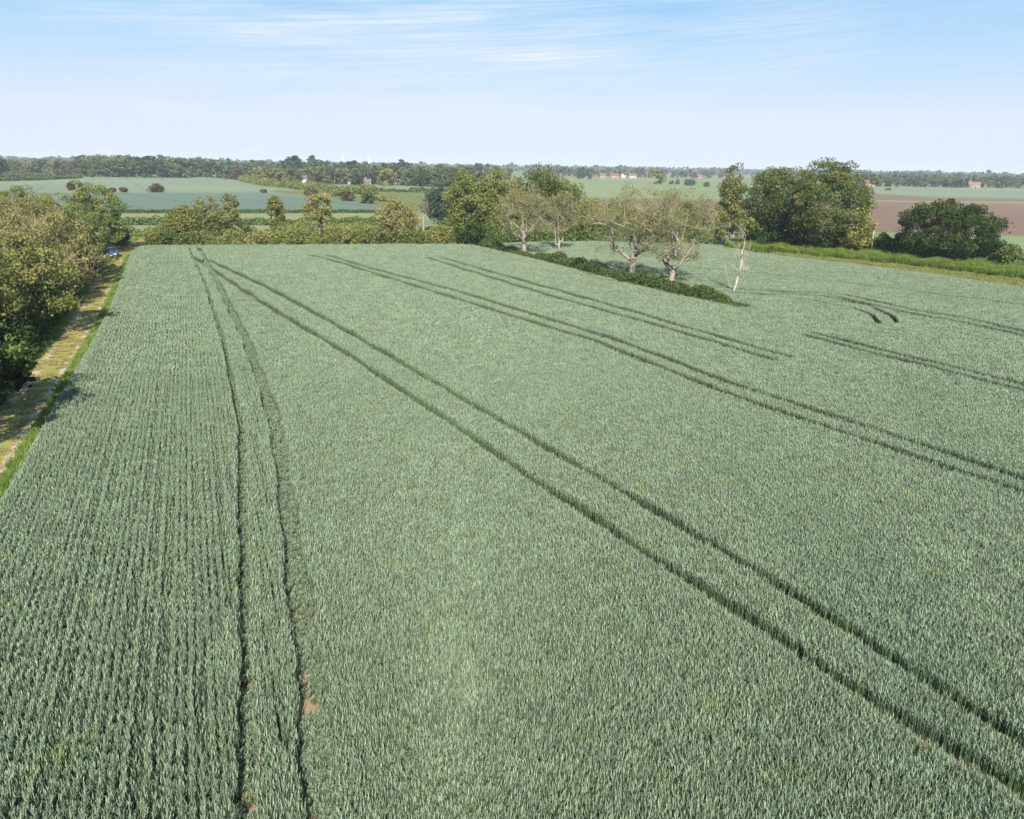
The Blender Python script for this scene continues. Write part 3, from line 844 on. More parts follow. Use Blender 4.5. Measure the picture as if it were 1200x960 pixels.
hedge('dark overgrown hedge running along the left of the grass track', [by_track(y, 5.6) for y in (50, 58, 66, 75, 85, 95, 105, 115, 127)], 2.9, 3.8, 201, 'dark', 420, .26, .19)
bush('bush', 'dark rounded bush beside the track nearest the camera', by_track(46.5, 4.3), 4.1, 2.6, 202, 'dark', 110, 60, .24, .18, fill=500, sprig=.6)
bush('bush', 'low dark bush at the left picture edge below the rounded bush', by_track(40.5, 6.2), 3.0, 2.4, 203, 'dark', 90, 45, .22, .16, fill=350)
tree('hedgerow_tree', 'green hedgerow tree nearest the camera whose shade blots the track by the bush', (-29.2, 35.5), 10.6, 3.5, 298, 'green', 'bark', base=1.6, clusters=100, per=100, L=.25, W=.17, sprig=.8, fill=300)
LEFT = [
    # y, offset, height, radius, leaf, clusters, per, twigs, label
    (58, 12.5, 8.2, 4.6, 'olive', 120, 110, 6, 'olive green tree leaning over the rounded dark bush by the track'),
    (66, 9.6, 8.0, 4.4, 'olive', 120, 110, 3, 'dark-bottomed green tree throwing the broadest shade band on the track'),
    (69, 16.0, 9.2, 5.0, 'brown_twig_leaf', 120, 90, 16, 'brownish twiggy tree at the left picture edge behind the olive tree'),
    (79, 12.0, 9.0, 4.8, 'brown_twig_leaf', 120, 85, 18, 'brown half-leafed tree with pale bare branches in the middle of the left hedgerow'),
    (82, 19.5, 9.6, 5.2, 'olive', 120, 100, 8, 'broad olive tree standing back from the track behind the brown half-leafed tree'),
    (90, 9.4, 8.2, 4.2, 'brown_twig_leaf', 110, 80, 16, 'brownish tree overhanging the track between two shade bands'),
    (95, 15.5, 9.6, 5.0, 'brown_twig_leaf', 120, 85, 16, 'pale brown wide crowned tree behind the brownish tree over the track'),
    (100, 9.8, 8.0, 3.9, 'green', 110, 105, 4, 'small green tree right beside the track before the parked car'),
    (107, 21.5, 10.2, 5.2, 'olive', 120, 100, 5, 'tall olive tree whose rounded top stands highest at the left edge'),
    (110, 17.0, 9.2, 4.4, 'brown_twig_leaf', 110, 85, 14, 'brown tinged tree just left of the parked car'),
    (119, 14.6, 8.6, 3.6, 'olive', 110, 95, 8, 'narrow olive tree standing left of the car roof'),
    (121, 17.0, 10.4, 4.6, 'green', 120, 110, 2, 'bright topped green tree second from the far end of the left hedgerow'),
    (130, 10.0, 10.8, 5.0, 'green', 130, 130, 0, 'dense green tree with deep black shade at the far end of the left hedgerow'),
    (128, 26.0, 10.4, 4.8, 'olive', 110, 100, 4, 'olive tree far back behind the left hedgerow against the pale field'),
    (58, 20.5, 8.0, 4.6, 'olive', 110, 100, 6, 'olive tree cut by the left picture edge beyond the low dark bush'),
    (92, 27.0, 10.0, 5.0, 'olive', 110, 100, 4, 'dull green tree at the left picture edge behind the broad olive tree'),
]
for i, (y, off, h, r_, lf, cl, per, tw, lab) in enumerate(LEFT):
    tree('hedgerow_tree', lab, by_track(y, off - 3.8), h + .8, r_ * 1.1, 300 + i, lf, 'bark_pale' if tw > 10 else 'bark', base=h * .12, clusters=cl, per=int(per * 1.35), L=.21, W=.145,
         sprig=.85, twigs=tw, twig_w=.035, twig_l=1.0, fill=900 if tw < 10 else 250, lobes=9)

# ------------------------------------------------------------------ the middle hedge and its ash trees
hedge('low dark green hedge between the two parts of the wheat field', HEDGE, 1.55, 2.7, 401, 'hedge', 900, .20, .14, .42, taper=2.5)
tree('ash_tree', 'pale-trunked round bare ash at the far end of the middle hedge', (1.6, 128.4), 11.8, 5.0, 402, 'ash', 'bark_pale', base=3.6, fork=3.6, tr=.42,
     clusters=130, per=40, L=.18, W=.11, sprig=.75, twigs=20, twig_w=.035, twig_l=1.0, lobes=14,
     limbs=[[(-.6, 0, 4.7), (-1.5, .2, 5.4), (-2.9, .3, 6.0)], [(-.3, 0, 5.6), (-.5, -.3, 7.7), (-.6, -.5, 9.4)], [(.6, 0, 4.4), (2.1, -.2, 4.6), (2.6, -.4, 5.6)], [(.4, 0, 5.2), (.8, .3, 7.3), (1.5, .6, 9.2), (3.0, .6, 10)]])
tree('ash_tree', 'slender multi-stemmed pale tree just beyond the middle hedge', (8.0, 137.5), 10.6, 3.4, 403, 'ash', 'bark_pale', base=3.4, fork=.7, tr=.26,
     clusters=80, per=26, L=.24, W=.15, sprig=.7, twigs=18, twig_w=.035, lobes=6, limbs=[[(-.1, 0, 2), (-.3, 0, 3.7), (-.5, 0, 6.4), (.7, 0, 8.5)], [(-.8, 0, 1.6), (-.9, .2, 4), (-1.4, .3, 6.5)], [(.5, 0, 1.9), (.6, 0, 4.5), (1.6, 0, 8)]])
tree('ash_tree', 'big forked ash with thick pale trunk in the middle of the hedge', (15.8, 102.6), 13.0, 6.0, 404, 'ash', 'bark_pale', base=4.0, fork=3.0, tr=.46,
     clusters=170, per=40, L=.18, W=.11, sprig=.8, twigs=18, twig_w=.03, twig_l=1.0, lobes=16,
     limbs=[[(-.8, 0, 3.2), (-1.75, .1, 4.0), (-3.2, .2, 5.5), (-3.55, .2, 7.3), (-3.6, .3, 9.7)], [(-.1, 0, 3.6), (-.6, -.2, 5.4), (-1.25, -.3, 6.8), (-1.5, -.4, 9.7)], [(.3, 0, 3.5), (.65, .2, 5.4), (1.3, .5, 7.1), (2.4, .6, 9.4), (3.3, .6, 11.5)], [(1.0, 0, 4.4), (2.4, -.2, 5.1), (4.0, -.4, 5.6)], [(.1, .6, 4.6), (.2, 1.8, 6.5), (0, 2.6, 9)]], ivy=False)
tree('ash_tree', 'wide ash with stout pale trunk next to the birch', (20.3, 97.6), 12.4, 5.6, 405, 'ash', 'bark_pale', base=3.6, fork=2.4, tr=.40,
     clusters=160, per=40, L=.18, W=.11, sprig=.8, twigs=18, twig_w=.03, twig_l=1.0, lobes=16,
     limbs=[[(-.7, 0, 3.0), (-1.7, 0, 4.2), (-2.8, .1, 5.0)], [(-.2, 0, 4.4), (-.5, 0, 6.4), (-.7, .1, 8.6)], [(.7, 0, 2.9), (1.2, -.1, 3.8), (2.1, -.1, 4.9), (2.8, 0, 7.8)], [(.3, .2, 4.4), (1.0, .4, 6.8), (1.6, .5, 9.8)], [(-.2, -.5, 4.2), (-.6, -1.7, 6.0), (-.8, -2.2, 8)]])
tree('birch_tree', 'thin white bare birch at the near end of the middle hedge', (26.6, 91.6), 8.6, 1.8, 406, 'ash', 'bark_white', base=3.2, fork=.5, tr=.15, cat='tree',
     clusters=16, per=9, L=.18, W=.11, sprig=.75, twigs=22, twig_w=.02, twig_l=.8, twig_m='twig_pale', lobes=6, limbs=[[(.3, 0, 2.2), (.45, 0, 4.0), (.5, 0, 5.5), (.6, 0, 7.2)], [(-.3, 0, .4), (-1.0, 0, 2.3), (-1.4, 0, 3.6)], [(.5, 0, 4.2), (1.2, 0, 5.0)]])

# ------------------------------------------------------------------ back hedgerow
BH = [(-52, 138.5), (-46.0, 139.8), (-35, 142.3), (-24.1, 144.6), (-8, 147.5)]
hedge('rough mixed hedge along the far end of the wheat field', BH, 2.7, 4.2, 501, 'olive', 330, .3, .22, .5)
hedge('dense green hedge closing the wheat behind the ash trees', [at(566, 288), at(610, 286), at(690, 284.5), at(770, 284.5), at(835, 287)], 4.2, 4.4, 502, 'green', 330, .3, .22, .3)


def tpx(x, base_y, top_y, wpx, back=0.0):
    p = at(x, base_y); d = math.hypot(p[0], p[1]); k = FOC / (p[1] * math.cos(PITCH) + CAM_H * math.sin(PITCH))
    hz = 194.5 + (x - 600) * .0163
    h = CAM_H - (top_y - hz) / k * math.cos(PITCH) ** 0
    return (p[0], p[1]), h, wpx / k / 2


def btree(x, by, ty, w, seed, leaf, label, name='tree', **kw):
    loc, h, r_ = tpx(x, by, ty, w)
    kw.setdefault('base', h * .14); kw.setdefault('L', .34); kw.setdefault('W', .24); kw.setdefault('sprig', r_ * .2 + .3)
    return tree(name, label, loc, h, r_, seed, leaf, kw.pop('bark', 'bark'), **kw)


def bbush(x, by, ty, w, seed, leaf, label, **kw):
    loc, h, r_ = tpx(x, by, ty, w)
    return bush('bush', label, loc, h, r_, seed, leaf, kw.pop('per', 60), kw.pop('clusters', 40), kw.pop('L', .3), kw.pop('W', .22), sprig=max(.5, r_ * .3), **kw)


bbush(138, 289, 262, 28, 510, 'dark', 'dark-leaved bush added as tree shade beyond the parked car at the bend of the track', per=90, fill=300)  # added bush: its dark leaves stand in for the tree's shadow
btree(216, 287, 236, 42, 511, 'olive', 'orange tinged olive tree with dark hollow at left end of the back hedgerow', clusters=80, per=80, fill=200)
bbush(196, 288.5, 262, 44, 512, 'green', 'dark green bush at the left corner of the back hedgerow', per=90, fill=300)
bbush(232, 289, 265, 46, 513, 'green', 'spreading green bush below the orange tinged olive tree', per=90, fill=300)
bbush(256, 289, 272, 30, 514, 'bright', 'low yellow-green bush at the wheat edge left of the white gate')
btree(249, 284, 227, 42, 515, 'ash', 'pale grey-green twiggy tree behind the spreading green bush', clusters=90, per=60, twigs=10, twig_w=.05, bark='bark_pale')
btree(274, 281, 224, 26, 516, 'ash', 'narrow pale brown tree right of the twiggy grey-green tree', clusters=60, per=50, twigs=12, twig_w=.05, bark='bark_pale')
btree(325, 274, 226, 24, 517, 'olive', 'small oval green tree standing alone behind the back hedgerow', clusters=70, per=60, fill=100)
tr_ = btree(376, 288, 224, 36, 518, 'olive', 'half-dead pollard tree with ivy on its pale trunk', clusters=44, per=70, bark='bark_pale', base=5.0, fork=4.6, tr=.42, ivy=True, twigs=6, twig_w=.05,
            extra_limbs=[(-1.6, 0, 7.6), (.4, 0, 8.6), (1.8, 0, 6.6)])
bbush(300, 289, 266, 44, 519, 'brown_twig_leaf', 'brownish bush right of the white gate')
bbush(347, 289, 265, 40, 520, 'green', 'green bush left of the pollard tree')
bbush(406, 288, 261, 40, 521, 'brown_twig_leaf', 'brown bush right of the pollard tree')
bbush(433, 288, 259, 32, 522, 'bright', 'bright green bush left of the wide brown tree')
btree(468, 287, 228, 56, 523, 'brown_twig_leaf', 'wide brownish tree with pale stems in the back hedgerow', clusters=110, per=70, twigs=14, twig_w=.05, bark='bark_pale', base=1.0)
btree(497, 279, 226, 16, 524, 'mauve', 'dead pale trunk standing beside the blue-green tree', clusters=16, per=14, bark='bark_pale', base=5.0, fork=4.2, tr=.24, twigs=6)
btree(516, 270, 215, 34, 525, 'blue', 'blue-green conical tree behind the back hedgerow', clusters=90, per=90, fill=300, name='conifer_tree')
bbush(322, 287, 262, 22, 540, 'green', 'upright green bush under the small oval tree', per=80)
bbush(452, 288.5, 268, 26, 541, 'dark', 'small dark bush left of the wide brownish tree')
bbush(518, 288, 258, 34, 542, 'olive', 'olive bush below the blue-green conical tree')
bbush(488, 288, 262, 48, 526, 'green', 'green bush in front of the wide brown tree')
btree(545, 286, 199, 48, 527, 'bright', 'tall yellow-green tree at the right end of the back hedgerow', clusters=130, per=110, fill=350, base=1.5)
btree(577, 285, 194, 52, 528, 'bright', 'tallest bright green tree at the corner where the middle hedge starts', clusters=140, per=110, fill=400, base=2.5)
bbush(553, 289.5, 252, 40, 529, 'dark', 'dark-leaved bush under the yellow-green tree', per=80, fill=300)  # uses the dark green leaf colour all over
btree(545, 283, 203, 20, 530, 'ash', 'dead pale tree top showing in front of the yellow-green tree', clusters=26, per=4, bark='bark_pale', twigs=10, base=7.5, fork=5.5, tr=.22, twig_w=.05)
btree(625, 282, 192, 78, 531, 'wood', 'large round green tree behind the bare ash', clusters=150, per=120, fill=450, base=2.0)
btree(601, 284, 206, 40, 538, 'olive', 'olive tree filling the gap left of the large round tree', clusters=100, per=100, fill=250, base=1.0)
btree(662, 280, 204, 50, 532, 'green', 'green tree right of the large round tree', clusters=110, per=100, fill=300, base=1.5)
btree(690, 284, 228, 52, 533, 'ash', 'drooping pale brown ash between the slender tree and the big forked ash', clusters=110, per=36, twigs=26, twig_w=.05, bark='bark_pale', base=4.0)
btree(683, 278, 226, 44, 534, 'bright', 'yellow-green bushy tree behind the drooping ash', clusters=80, per=80, fill=200, base=.6)
btree(725, 279, 231, 52, 535, 'bright', 'yellow-green tree behind the big forked ash', clusters=80, per=80, fill=200, base=.6)
btree(765, 280, 239, 52, 536, 'olive', 'low olive tree seen between the two large ashes', clusters=80, per=80, fill=200, base=.6)
btree(808, 281, 231, 44, 537, 'green', 'slim green tree right behind the wide ash', clusters=80, per=80, fill=200, base=.6)

# ------------------------------------------------------------------ right-hand hedgerow, big trees and oak
btree(852, 288, 192, 34, 601, 'olive', 'tall slim olive tree at the left end of the right tree group', clusters=110, per=100, fill=250, base=2)
btree(878, 290, 236, 48, 602, 'ash', 'pale low tree in front of the right tree group', clusters=90, per=90, fill=200, base=2)
btree(898, 291, 195, 66, 603, 'wood', 'green tree with black hollow below in the right tree group', clusters=150, per=110, fill=300, base=6.0)
bbush(898, 292.5, 246, 40, 611, 'dark', 'dark-leaved bush added as a shaded hollow under the green tree of the right group', per=100, fill=300)  # fills the hollow under the crown, shade put into dark leaf colour
bbush(935, 296, 248, 22, 612, 'dark', 'narrow dark-leaved bush added as a shaded gap left of the huge broad tree', per=100, fill=200)  # added too: dark leaves paint the shaded gap between the crowns
btree(965, 297, 186, 100, 644, 'wood', 'huge broad green tree, tallest of the right group', clusters=280, per=130, fill=700, base=1.8, lobes=14, L=.32, W=.22, sprig=1.2, dome=.72)
btree(932, 290, 207, 50, 605, 'olive', 'olive crown wedged between the two big green trees', clusters=130, per=110, fill=300, base=2)
btree(1000, 300, 222, 46, 606, 'olive', 'lower olive tree on the right shoulder of the broad tree', clusters=100, per=100, fill=250, base=.8)
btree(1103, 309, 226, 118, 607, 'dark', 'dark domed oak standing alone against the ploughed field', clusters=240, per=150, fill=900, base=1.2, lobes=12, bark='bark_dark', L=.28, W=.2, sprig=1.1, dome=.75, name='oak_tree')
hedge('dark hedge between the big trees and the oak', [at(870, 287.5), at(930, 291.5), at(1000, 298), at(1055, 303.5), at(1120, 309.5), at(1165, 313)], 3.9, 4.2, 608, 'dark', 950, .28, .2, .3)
hedge('dark green hedge right of the oak', [at(1150, 313), at(1180, 316), at(1215, 319), at(1290, 331)], 3.6, 3.4, 609, 'hedge', 400, .28, .2, .3)
bbush(1176, 318, 278, 22, 610, 'bright', 'light green sapling just right of the oak', per=50)

# ------------------------------------------------------------------ hedges and shrubs of the middle distance
def ln(*q): return [at(*p) for p in q]


hedge('thin dark hedge at the near edge of the blue-green field', ln((-40, 250), (130, 250), (300, 250), (448, 249.5)), 1.0, 1.6, 701, 'hedge', 60, .45, .35, .15)
hedge('low dark hedge between the straw strip and the grass strip', ln((-40, 264), (130, 264), (300, 264), (470, 264)), 1.8, 2.6, 702, 'hedge', 110, .42, .32, .25)
hedge('scrubby hedge across the rough ground behind the back hedgerow', ln((130, 277), (240, 276), (360, 276), (520, 277)), 2.1, 3.2, 703, 'olive', 130, .38, .28, .4)
hedge('brown and green hedge climbing to the village from the meadow', ln((440, 228), (390, 226), (345, 221), (300, 216), (284, 212)), 3.6, 7, 704, 'olive', 120, .8, .65, .35)
hedge('dark hedge under the pale field by the village', ln((345, 222.5), (480, 225.5), (620, 229)), 2.2, 3, 705, 'hedge', 60, .7, .55, .4)
hedge('long dark hedge at the far left of the pale field', ln((-60, 214), (40, 211.5), (95, 208.8)), 2.4, 4, 706, 'hedge', 50, .9, .7, .25)
hedge('far hedge left of the pale field', ln((-60, 209.5), (60, 207)), 2.6, 5, 707, 'far', 50, 1.0, .8, .3)
for i, (x, by, ty, w, lab) in enumerate([
        (84, 223.5, 211, 10, 'reddish brown upright shrub left of all in the pale field'),
        (132, 225.5, 218, 8, 'small round brown shrub, left one of a close pair in the pale field'),
        (145, 225.5, 217.5, 9, 'small round brown shrub, right one of a close pair in the pale field'),
        (184, 225.5, 212, 16, 'largest round brown shrub standing in the pale field')]):
    bbush(x, by, ty, w, 720 + i, 'mauve', lab, L=.55, W=.42, per=50, clusters=30, group='brown shrubs in the pale field')
for i, (x, by, ty, w, lf, lab) in enumerate([
        (408, 235.5, 222, 18, 'mauve', 'brownish round bush above the pollard tree'),
        (432, 238.5, 221, 17, 'hedge', 'dark green round bush at the tip of the blue-green field'),
        (365, 229, 220, 16, 'mauve', 'brown bush left of the half-dead pollard top'),
        (395, 230, 222, 14, 'olive', 'olive bush between the two brown bushes of the meadow'),
        (309, 226, 220, 7, 'hedge', 'tiny dark bush at the edge of the pale field'),
        (452, 236, 226, 18, 'olive', 'olive bush right of the dark green round bush'),
        (808, 217.5, 208, 14, 'blue', 'grey-blue round bush in the far pasture'),
        (787, 216, 210, 5, 'hedge', 'small dark upright bush left of the grey-blue bush'),
        (794, 216, 209, 5, 'hedge', 'small dark bush touching the left of the grey-blue bush'),
        (828, 219, 212, 7, 'hedge', 'dark bush right of the grey-blue bush'),
        (1041, 223, 219.5, 7, 'hedge', 'tiny dark bush alone in the far right green field')]):
    bbush(x, by, ty, w, 740 + i, lf, lab, L=.7, W=.55, per=40, clusters=28)

# ------------------------------------------------------------------ far woodland, tree by tree
def far_mesh(seed, lf, conical=False):
    rng = np.random.default_rng(seed)
    h, r_ = 1.0, .46
    Cn = envelope(rng, 60, .93, .06, r_ * .85, r_ * .85, 9, .4)
    if conical:
        Cn[:, :2] *= np.clip(1.15 - Cn[:, 2:3], .15, 1) * .75
    V, F, ti, sp = sprigs(Cn, np.full(len(Cn), .10) * rng.uniform(.8, 1.3, len(Cn)), 30, .085, .068, rng, .5)
    m = MB().tube((0, 0, -.02), (0, 0, .45), .028, .015, 6, False)
    tv = np.concatenate(m.V); tf = np.array(m.F[4])
    nV = len(V)
    me = raw_mesh('far_tree', np.concatenate([V, tv]), [np.concatenate([F, tf + nV])], [M[lf], M['bark']],
                  midx=np.concatenate([np.zeros(len(F)), np.ones(len(tf))]),
                  attrs={'tint': np.concatenate([ti, np.zeros(len(tv))]), 'sprig': np.concatenate([sp, np.zeros(len(tv))])})
    return me


FAR = [far_mesh(900 + i, ['far', 'far_dark', 'far', 'olive', 'far', 'far_dark', 'mauve'][i]) for i in range(7)]
FAR_CONE = far_mesh(950, 'far_dark', True)
rngf = np.random.default_rng(77)


def far_tree(p, h, wr, which, label, group):
    o = bpy.data.objects.new('woodland_tree', FAR[which] if which >= 0 else FAR_CONE)
    o.location = (p[0], p[1], 0); o.scale = (h * wr, h * wr, h); o.rotation_euler = (0, 0, rngf.uniform(0, 6.28))
    link(o); return tag(o, label, 'tree', group)


def belt(n, x0, x1, y0, y1, hmin, hmax, label, group, mix=(0, 1, 2, 3, 4, 5, 6), wr=(.9, 1.35)):
    for i in range(n):
        f = (i + rngf.uniform(.1, .9)) / n
        x = x0 + (x1 - x0) * f; y = y0 + (y1 - y0) * f + rngf.uniform(-1.3, .6)
        far_tree(at(x, y), rngf.uniform(hmin, hmax), rngf.uniform(*wr), int(rngf.choice(mix)), label, group)


belt(25, 92, 262, 207.2, 208.2, 14, 19, 'rounded tree in the wood behind the pale field', 'trees of the wood behind the pale field', (0, 2, 0, 4, 1, 2), (1.15, 1.6))
belt(26, 95, 262, 203.5, 204.5, 16, 21, 'taller tree in the back of the wood behind the pale field', 'back trees of the wood', (0, 1, 2, 5, 4), (1.0, 1.5))
belt(24, -40, 92, 203.5, 206.2, 11, 15, 'tree in the straggling belt at the far left of the horizon', 'trees of the far left belt', (0, 2, 3, 6, 4))
belt(26, 262, 345, 210, 215, 8, 13, 'tree among the village houses left of the dark clump', 'village trees left of the dark clump')
belt(40, 345, 560, 214.5, 220.5, 9, 14, 'tree in the belt behind the pale village field', 'trees behind the pale village field')
belt(40, 262, 600, 206.5, 209.5, 12, 18, 'tree in the rear of the village wood under the skyline', 'rear village trees', (0, 1, 2, 5, 6, 4))
belt(30, 655, 860, 206.5, 209.5, 10, 16, 'tree in the belt behind the far pasture', 'trees behind the far pasture', (0, 1, 2, 5, 4))
belt(50, 985, 1240, 218.0, 221.0, 9, 14, 'tree in the blue belt behind the far right fields', 'trees behind the far right fields', (1, 5, 0, 2))
belt(26, 985, 1240, 211, 215, 12, 18, 'tree in the rear of the belt behind the far right fields', 'rear trees far right', (1, 5, 0))
for x, y, h, wr, w_, lab in [
        (345, 211, 21, 1.25, 1, 'dark dome topped tree left of the pair on the village skyline'),
        (368, 210, 21.5, 1.3, 5, 'dark broad tree right of the pair on the village skyline'),
        (270, 208, 18, .8, -1, 'dark pointed conifer above the village'),
        (283, 209, 14, .8, 6, 'small purple-brown tree right of the pointed conifer'),
        (470, 212, 19, 1.5, 5, 'dark broad tree on the skyline above the wide brown tree'),
        (418, 210, 18, 1.3, 1, 'dark skyline tree below the wind turbines'),
        (571, 208, 18, .9, -1, 'dark pointed conifer beside the tallest bright green tree'),
        (683, 210, 15, 1.4, 1, 'dark round tree left of the pink village houses'),
        (772, 216, 14, 1.3, 3, 'pale brown tree at the far edge of the pasture right of the pink houses'),
        (-2, 206, 17, 1.2, 5, 'dark tree at the left end of the skyline')]:
    far_tree(at(x, y), h, wr, w_, lab, None)

# the wooded ridge of the horizon, one mass
def ridge():
    rng = np.random.default_rng(88); Vs, Fs, ts = [], [], []; n0 = 0
    for k in range(2600):
        d = rng.uniform(1900, 5200); a = R(rng.uniform(-44, 44))
        c = np.array([math.sin(a) * d, math.cos(a) * d, 0]); h = rng.uniform(11, 20); r_ = h * rng.uniform(.5, 1.0)
        q = unit(rng, 26) * np.array([r_, r_, h * .5]) + np.array([0, 0, h * .5]); q[:, 2] = np.maximum(q[:, 2], .5)
        V, F = leaf_quads(q + c, h * .45, h * .4, rng, .5)
        Vs.append(V); Fs.append(F + n0); n0 += len(V); ts.append(np.repeat(np.clip(rng.random(len(F)) * .6 + rng.random() * .4, 0, 1), 4))
    o = mobj('far_woods', raw_mesh('far_woods', np.concatenate(Vs), [np.concatenate(Fs)], M['far_dark'], attrs={'tint': np.concatenate(ts), 'sprig': np.zeros(n0)}))
    return tag(o, 'far woods fading blue along the horizon', 'woods', None, 'stuff')


ridge()


# ------------------------------------------------------------------ buildings, far away
def house(name, loc, rz, w, d, hw, hr, wall, roof, label, chim=1, wins=3, cat='house', group=None):
    t = empty(name, (loc[0], loc[1], 0), rz, label, cat, group)
    a, b = w / 2, d / 2
    m = MB(); m.add([(-a, -b, 0), (a, -b, 0), (a, b, 0), (-a, b, 0), (-a, -b, hw), (a, -b, hw), (a, b, hw), (-a, b, hw), (-a, 0, hw + hr), (a, 0, hw + hr)],
                    [(0, 1, 5, 4), (2, 3, 7, 6), (1, 2, 6, 9, 5), (3, 0, 4, 8, 7)])
    m.build('wall', M[wall], t)
    r = MB(); e = .35; th = .22; k = hr / b
    for s in (-1, 1):
        r.add([(-a - e, s * (b + e), hw - e * k + .05), (a + e, s * (b + e), hw - e * k + .05), (a + e, 0, hw + hr + .05), (-a - e, 0, hw + hr + .05),
               (-a - e, s * (b + e), hw - e * k + .05 + th), (a + e, s * (b + e), hw - e * k + .05 + th), (a + e, 0, hw + hr + .05 + th), (-a - e, 0, hw + hr + .05 + th)],
              [(0, 1, 2, 3), (4, 5, 6, 7), (0, 1, 5, 4), (1, 2, 6, 5), (0, 3, 7, 4)])
    ro = r.build('roof', M[roof], t)
    for c in range(chim):
        MB().box(((-a + .9) if c == 0 else (a - .9), 0, hw + hr + .6), (.8, .6, 1.6)).build('chimney', M['brick'], ro)
    for i in range(wins):
        x = -a + w * (i + .5) / wins
        for z in ([1.4, hw - 1.0] if hw > 4 else [1.4]):
            f = MB(); 
            for dx in (-.55, .55): f.box((x + dx, -b - .03, z), (.1, .1, 1.2))
            for dz in (-.6, .6): f.box((x, -b - .03, z + dz), (1.2, .1, .1))
            fo = f.build('window', M['white'], t)
            MB().box((x, -b - .012, z), (1.0, .03, 1.1)).build('pane', M['glass'], fo)
    MB().box((a * .25, -b - .03, 1.0), (.95, .08, 2.0)).build('door', M['trim'], t)
    return t


for x, y, rz, w, d, hw, hr, wall, roof, lab in [
        (258, 207.6, .3, 7, 6, 3.4, 2.4, 'brick', 'tile_grey', 'pink brick house at the right end of the wood'),
        (282, 206.2, 1.2, 7, 6, 7.0, 3.0, 'render', 'tile', 'tall pale gabled house among the village trees'),
        (310, 206, .2, 9, 6, 5, 3, 'render', 'tile_grey', 'pale house half hidden in trees above the brown hedge'),
        (360, 214.5, .1, 16, 6, 3, 2.2, 'render', 'tile_grey', 'low cream house behind the pale village field'),
        (413, 216.0, .9, 5.5, 5.5, 4.5, 3.2, 'render', 'tile_grey', 'small pale gabled house below the wind turbines'),
        (431, 216.6, .1, 5, 4.5, 2.4, 1.6, 'render', 'tile_grey', 'little pale cottage right of the gabled house'),
        (720, 209.0, .1, 12, 7, 3.6, 3, 'brick', 'tile', 'pink brick house at the left of the far village row'),
        (731, 208.8, .9, 9, 7, 4.6, 3, 'render', 'tile', 'pale pink house with steep roof in the far village row'),
        (741, 209.0, .1, 11, 7, 3.6, 3, 'render', 'tile_grey', 'cream house at the right of the far village row'),
        (706, 208.8, .1, 9, 7, 3.4, 2.8, 'brick', 'tile_grey', 'brick house apart from the far village row by the dark tree'),
        (820, 209.4, .2, 8, 7, 3.4, 2.8, 'brick', 'tile_grey', 'red brick house left of the slim olive tree'),
        (1017, 218.6, .2, 11, 8, 3.2, 3, 'brick', 'tile', 'red roofed barn beside the big tree group'),
        (1084, 218.2, .1, 11, 9, 3.5, 3.5, 'white', 'white', 'white farm building above the dark oak'),
        (1141, 220.4, -.4, 11, 7, 3.5, 2.6, 'brick', 'tile_grey', 'brick farmhouse right of the tall pole')]:
    house('house', at(x, y), rz, w, d, hw, hr, wall, roof, lab, group=None)
MB_ = MB().tube((0, 0, 0), (0, 0, 14), .25, .15, 8); o = MB_.build('pole', M['timber']); o.location = (*at(1136, 220.4), 0)
tag(o, 'tall slim pole beside the farmhouse on the far right', 'pole')

for x, lab in ((402, 'pale wind turbine, left one of two on the horizon'), (431, 'pale wind turbine, right one of two on the horizon')):
    a = math.atan2((x - 600), FOC / math.cos(PITCH) * .98); d = 2600
    t = empty('wind_turbine', (math.sin(a) * d, math.cos(a) * d, 0), 0.1, lab, 'wind turbine', 'wind turbines on the horizon')
    MB().tube((0, 0, -.5), (0, 0, 34.5), 1.1, .65, 12).build('tower', M['white'], t)
    MB().box((0, -.7, 35), (1.3, 3.4, 1.3)).build('nacelle', M['white'], t)
    for k in range(3):
        an = R(90 + 120 * k + (12 if x > 410 else 40))
        MB().tube((0, -2.7, 35), (math.cos(an) * 12, -2.7, 35 + math.sin(an) * 12), .6, .16, 6).build('blade', M['white'], t)

# ------------------------------------------------------------------ small things
t = empty('gate', (*at(293, 288.5), 0), .15, 'white rail gate half sunk in the back hedgerow', 'gate')
for x in (-1.7, 1.7): MB().box((x, 0, .75), (.14, .14, 1.5)).build('post', M['timber'], t)
g = MB()
for z in (.35, .62, .9, 1.2): g.box((0, 0, z), (3.2, .05, .11))
for x in (-1.55, 1.55, 0): g.box((x, -.045, .78), (.09, .04, 1.0))
g.build('gate_leaf', M['white'], t)
o = MB().tube((0, 0, -.2), (0, 0, 4.6), .11, .09, 8).build('post', M['timber']); o.location = (*at(1019.5, 301), 0)
o.name = 'pole'; tag(o, 'weathered pole at the right foot of the broad tree', 'pole')

# a wrapped bale and a little shed beyond the ash trees
def bale():
    m = MB(); n = 20; prof = [(-.62, .50), (-.60, .60), (-.5, .65), (.5, .65), (.60, .60), (.62, .50)]
    V = []; 
    for x, r_ in prof:
        for i in range(n): V.append((x, r_ * math.cos(i * 2 * math.pi / n), .65 + r_ * math.sin(i * 2 * math.pi / n)))
    F = [(j * n + i, j * n + (i + 1) % n, (j + 1) * n + (i + 1) % n, (j + 1) * n + i) for j in range(len(prof) - 1) for i in range(n)]
    F += [tuple(range(n - 1, -1, -1)), tuple(range((len(prof) - 1) * n, len(prof) * n))]
    m.add(V, F); return m.build('bale', M['wrap'], None, True)


o = bale(); o.location = (*at(803, 279.5), 0); o.rotation_euler = (0, 0, .5)
tag(o, 'white wrapped bale showing through the crown of the wide ash', 'bale')
t = house('shed', at(836, 281.5), .5, 3.4, 2.6, 1.5, .9, 'brick', 'orange_tile', 'small shed with orange tiled roof between wide ash and right trees', 0, 1, 'shed')


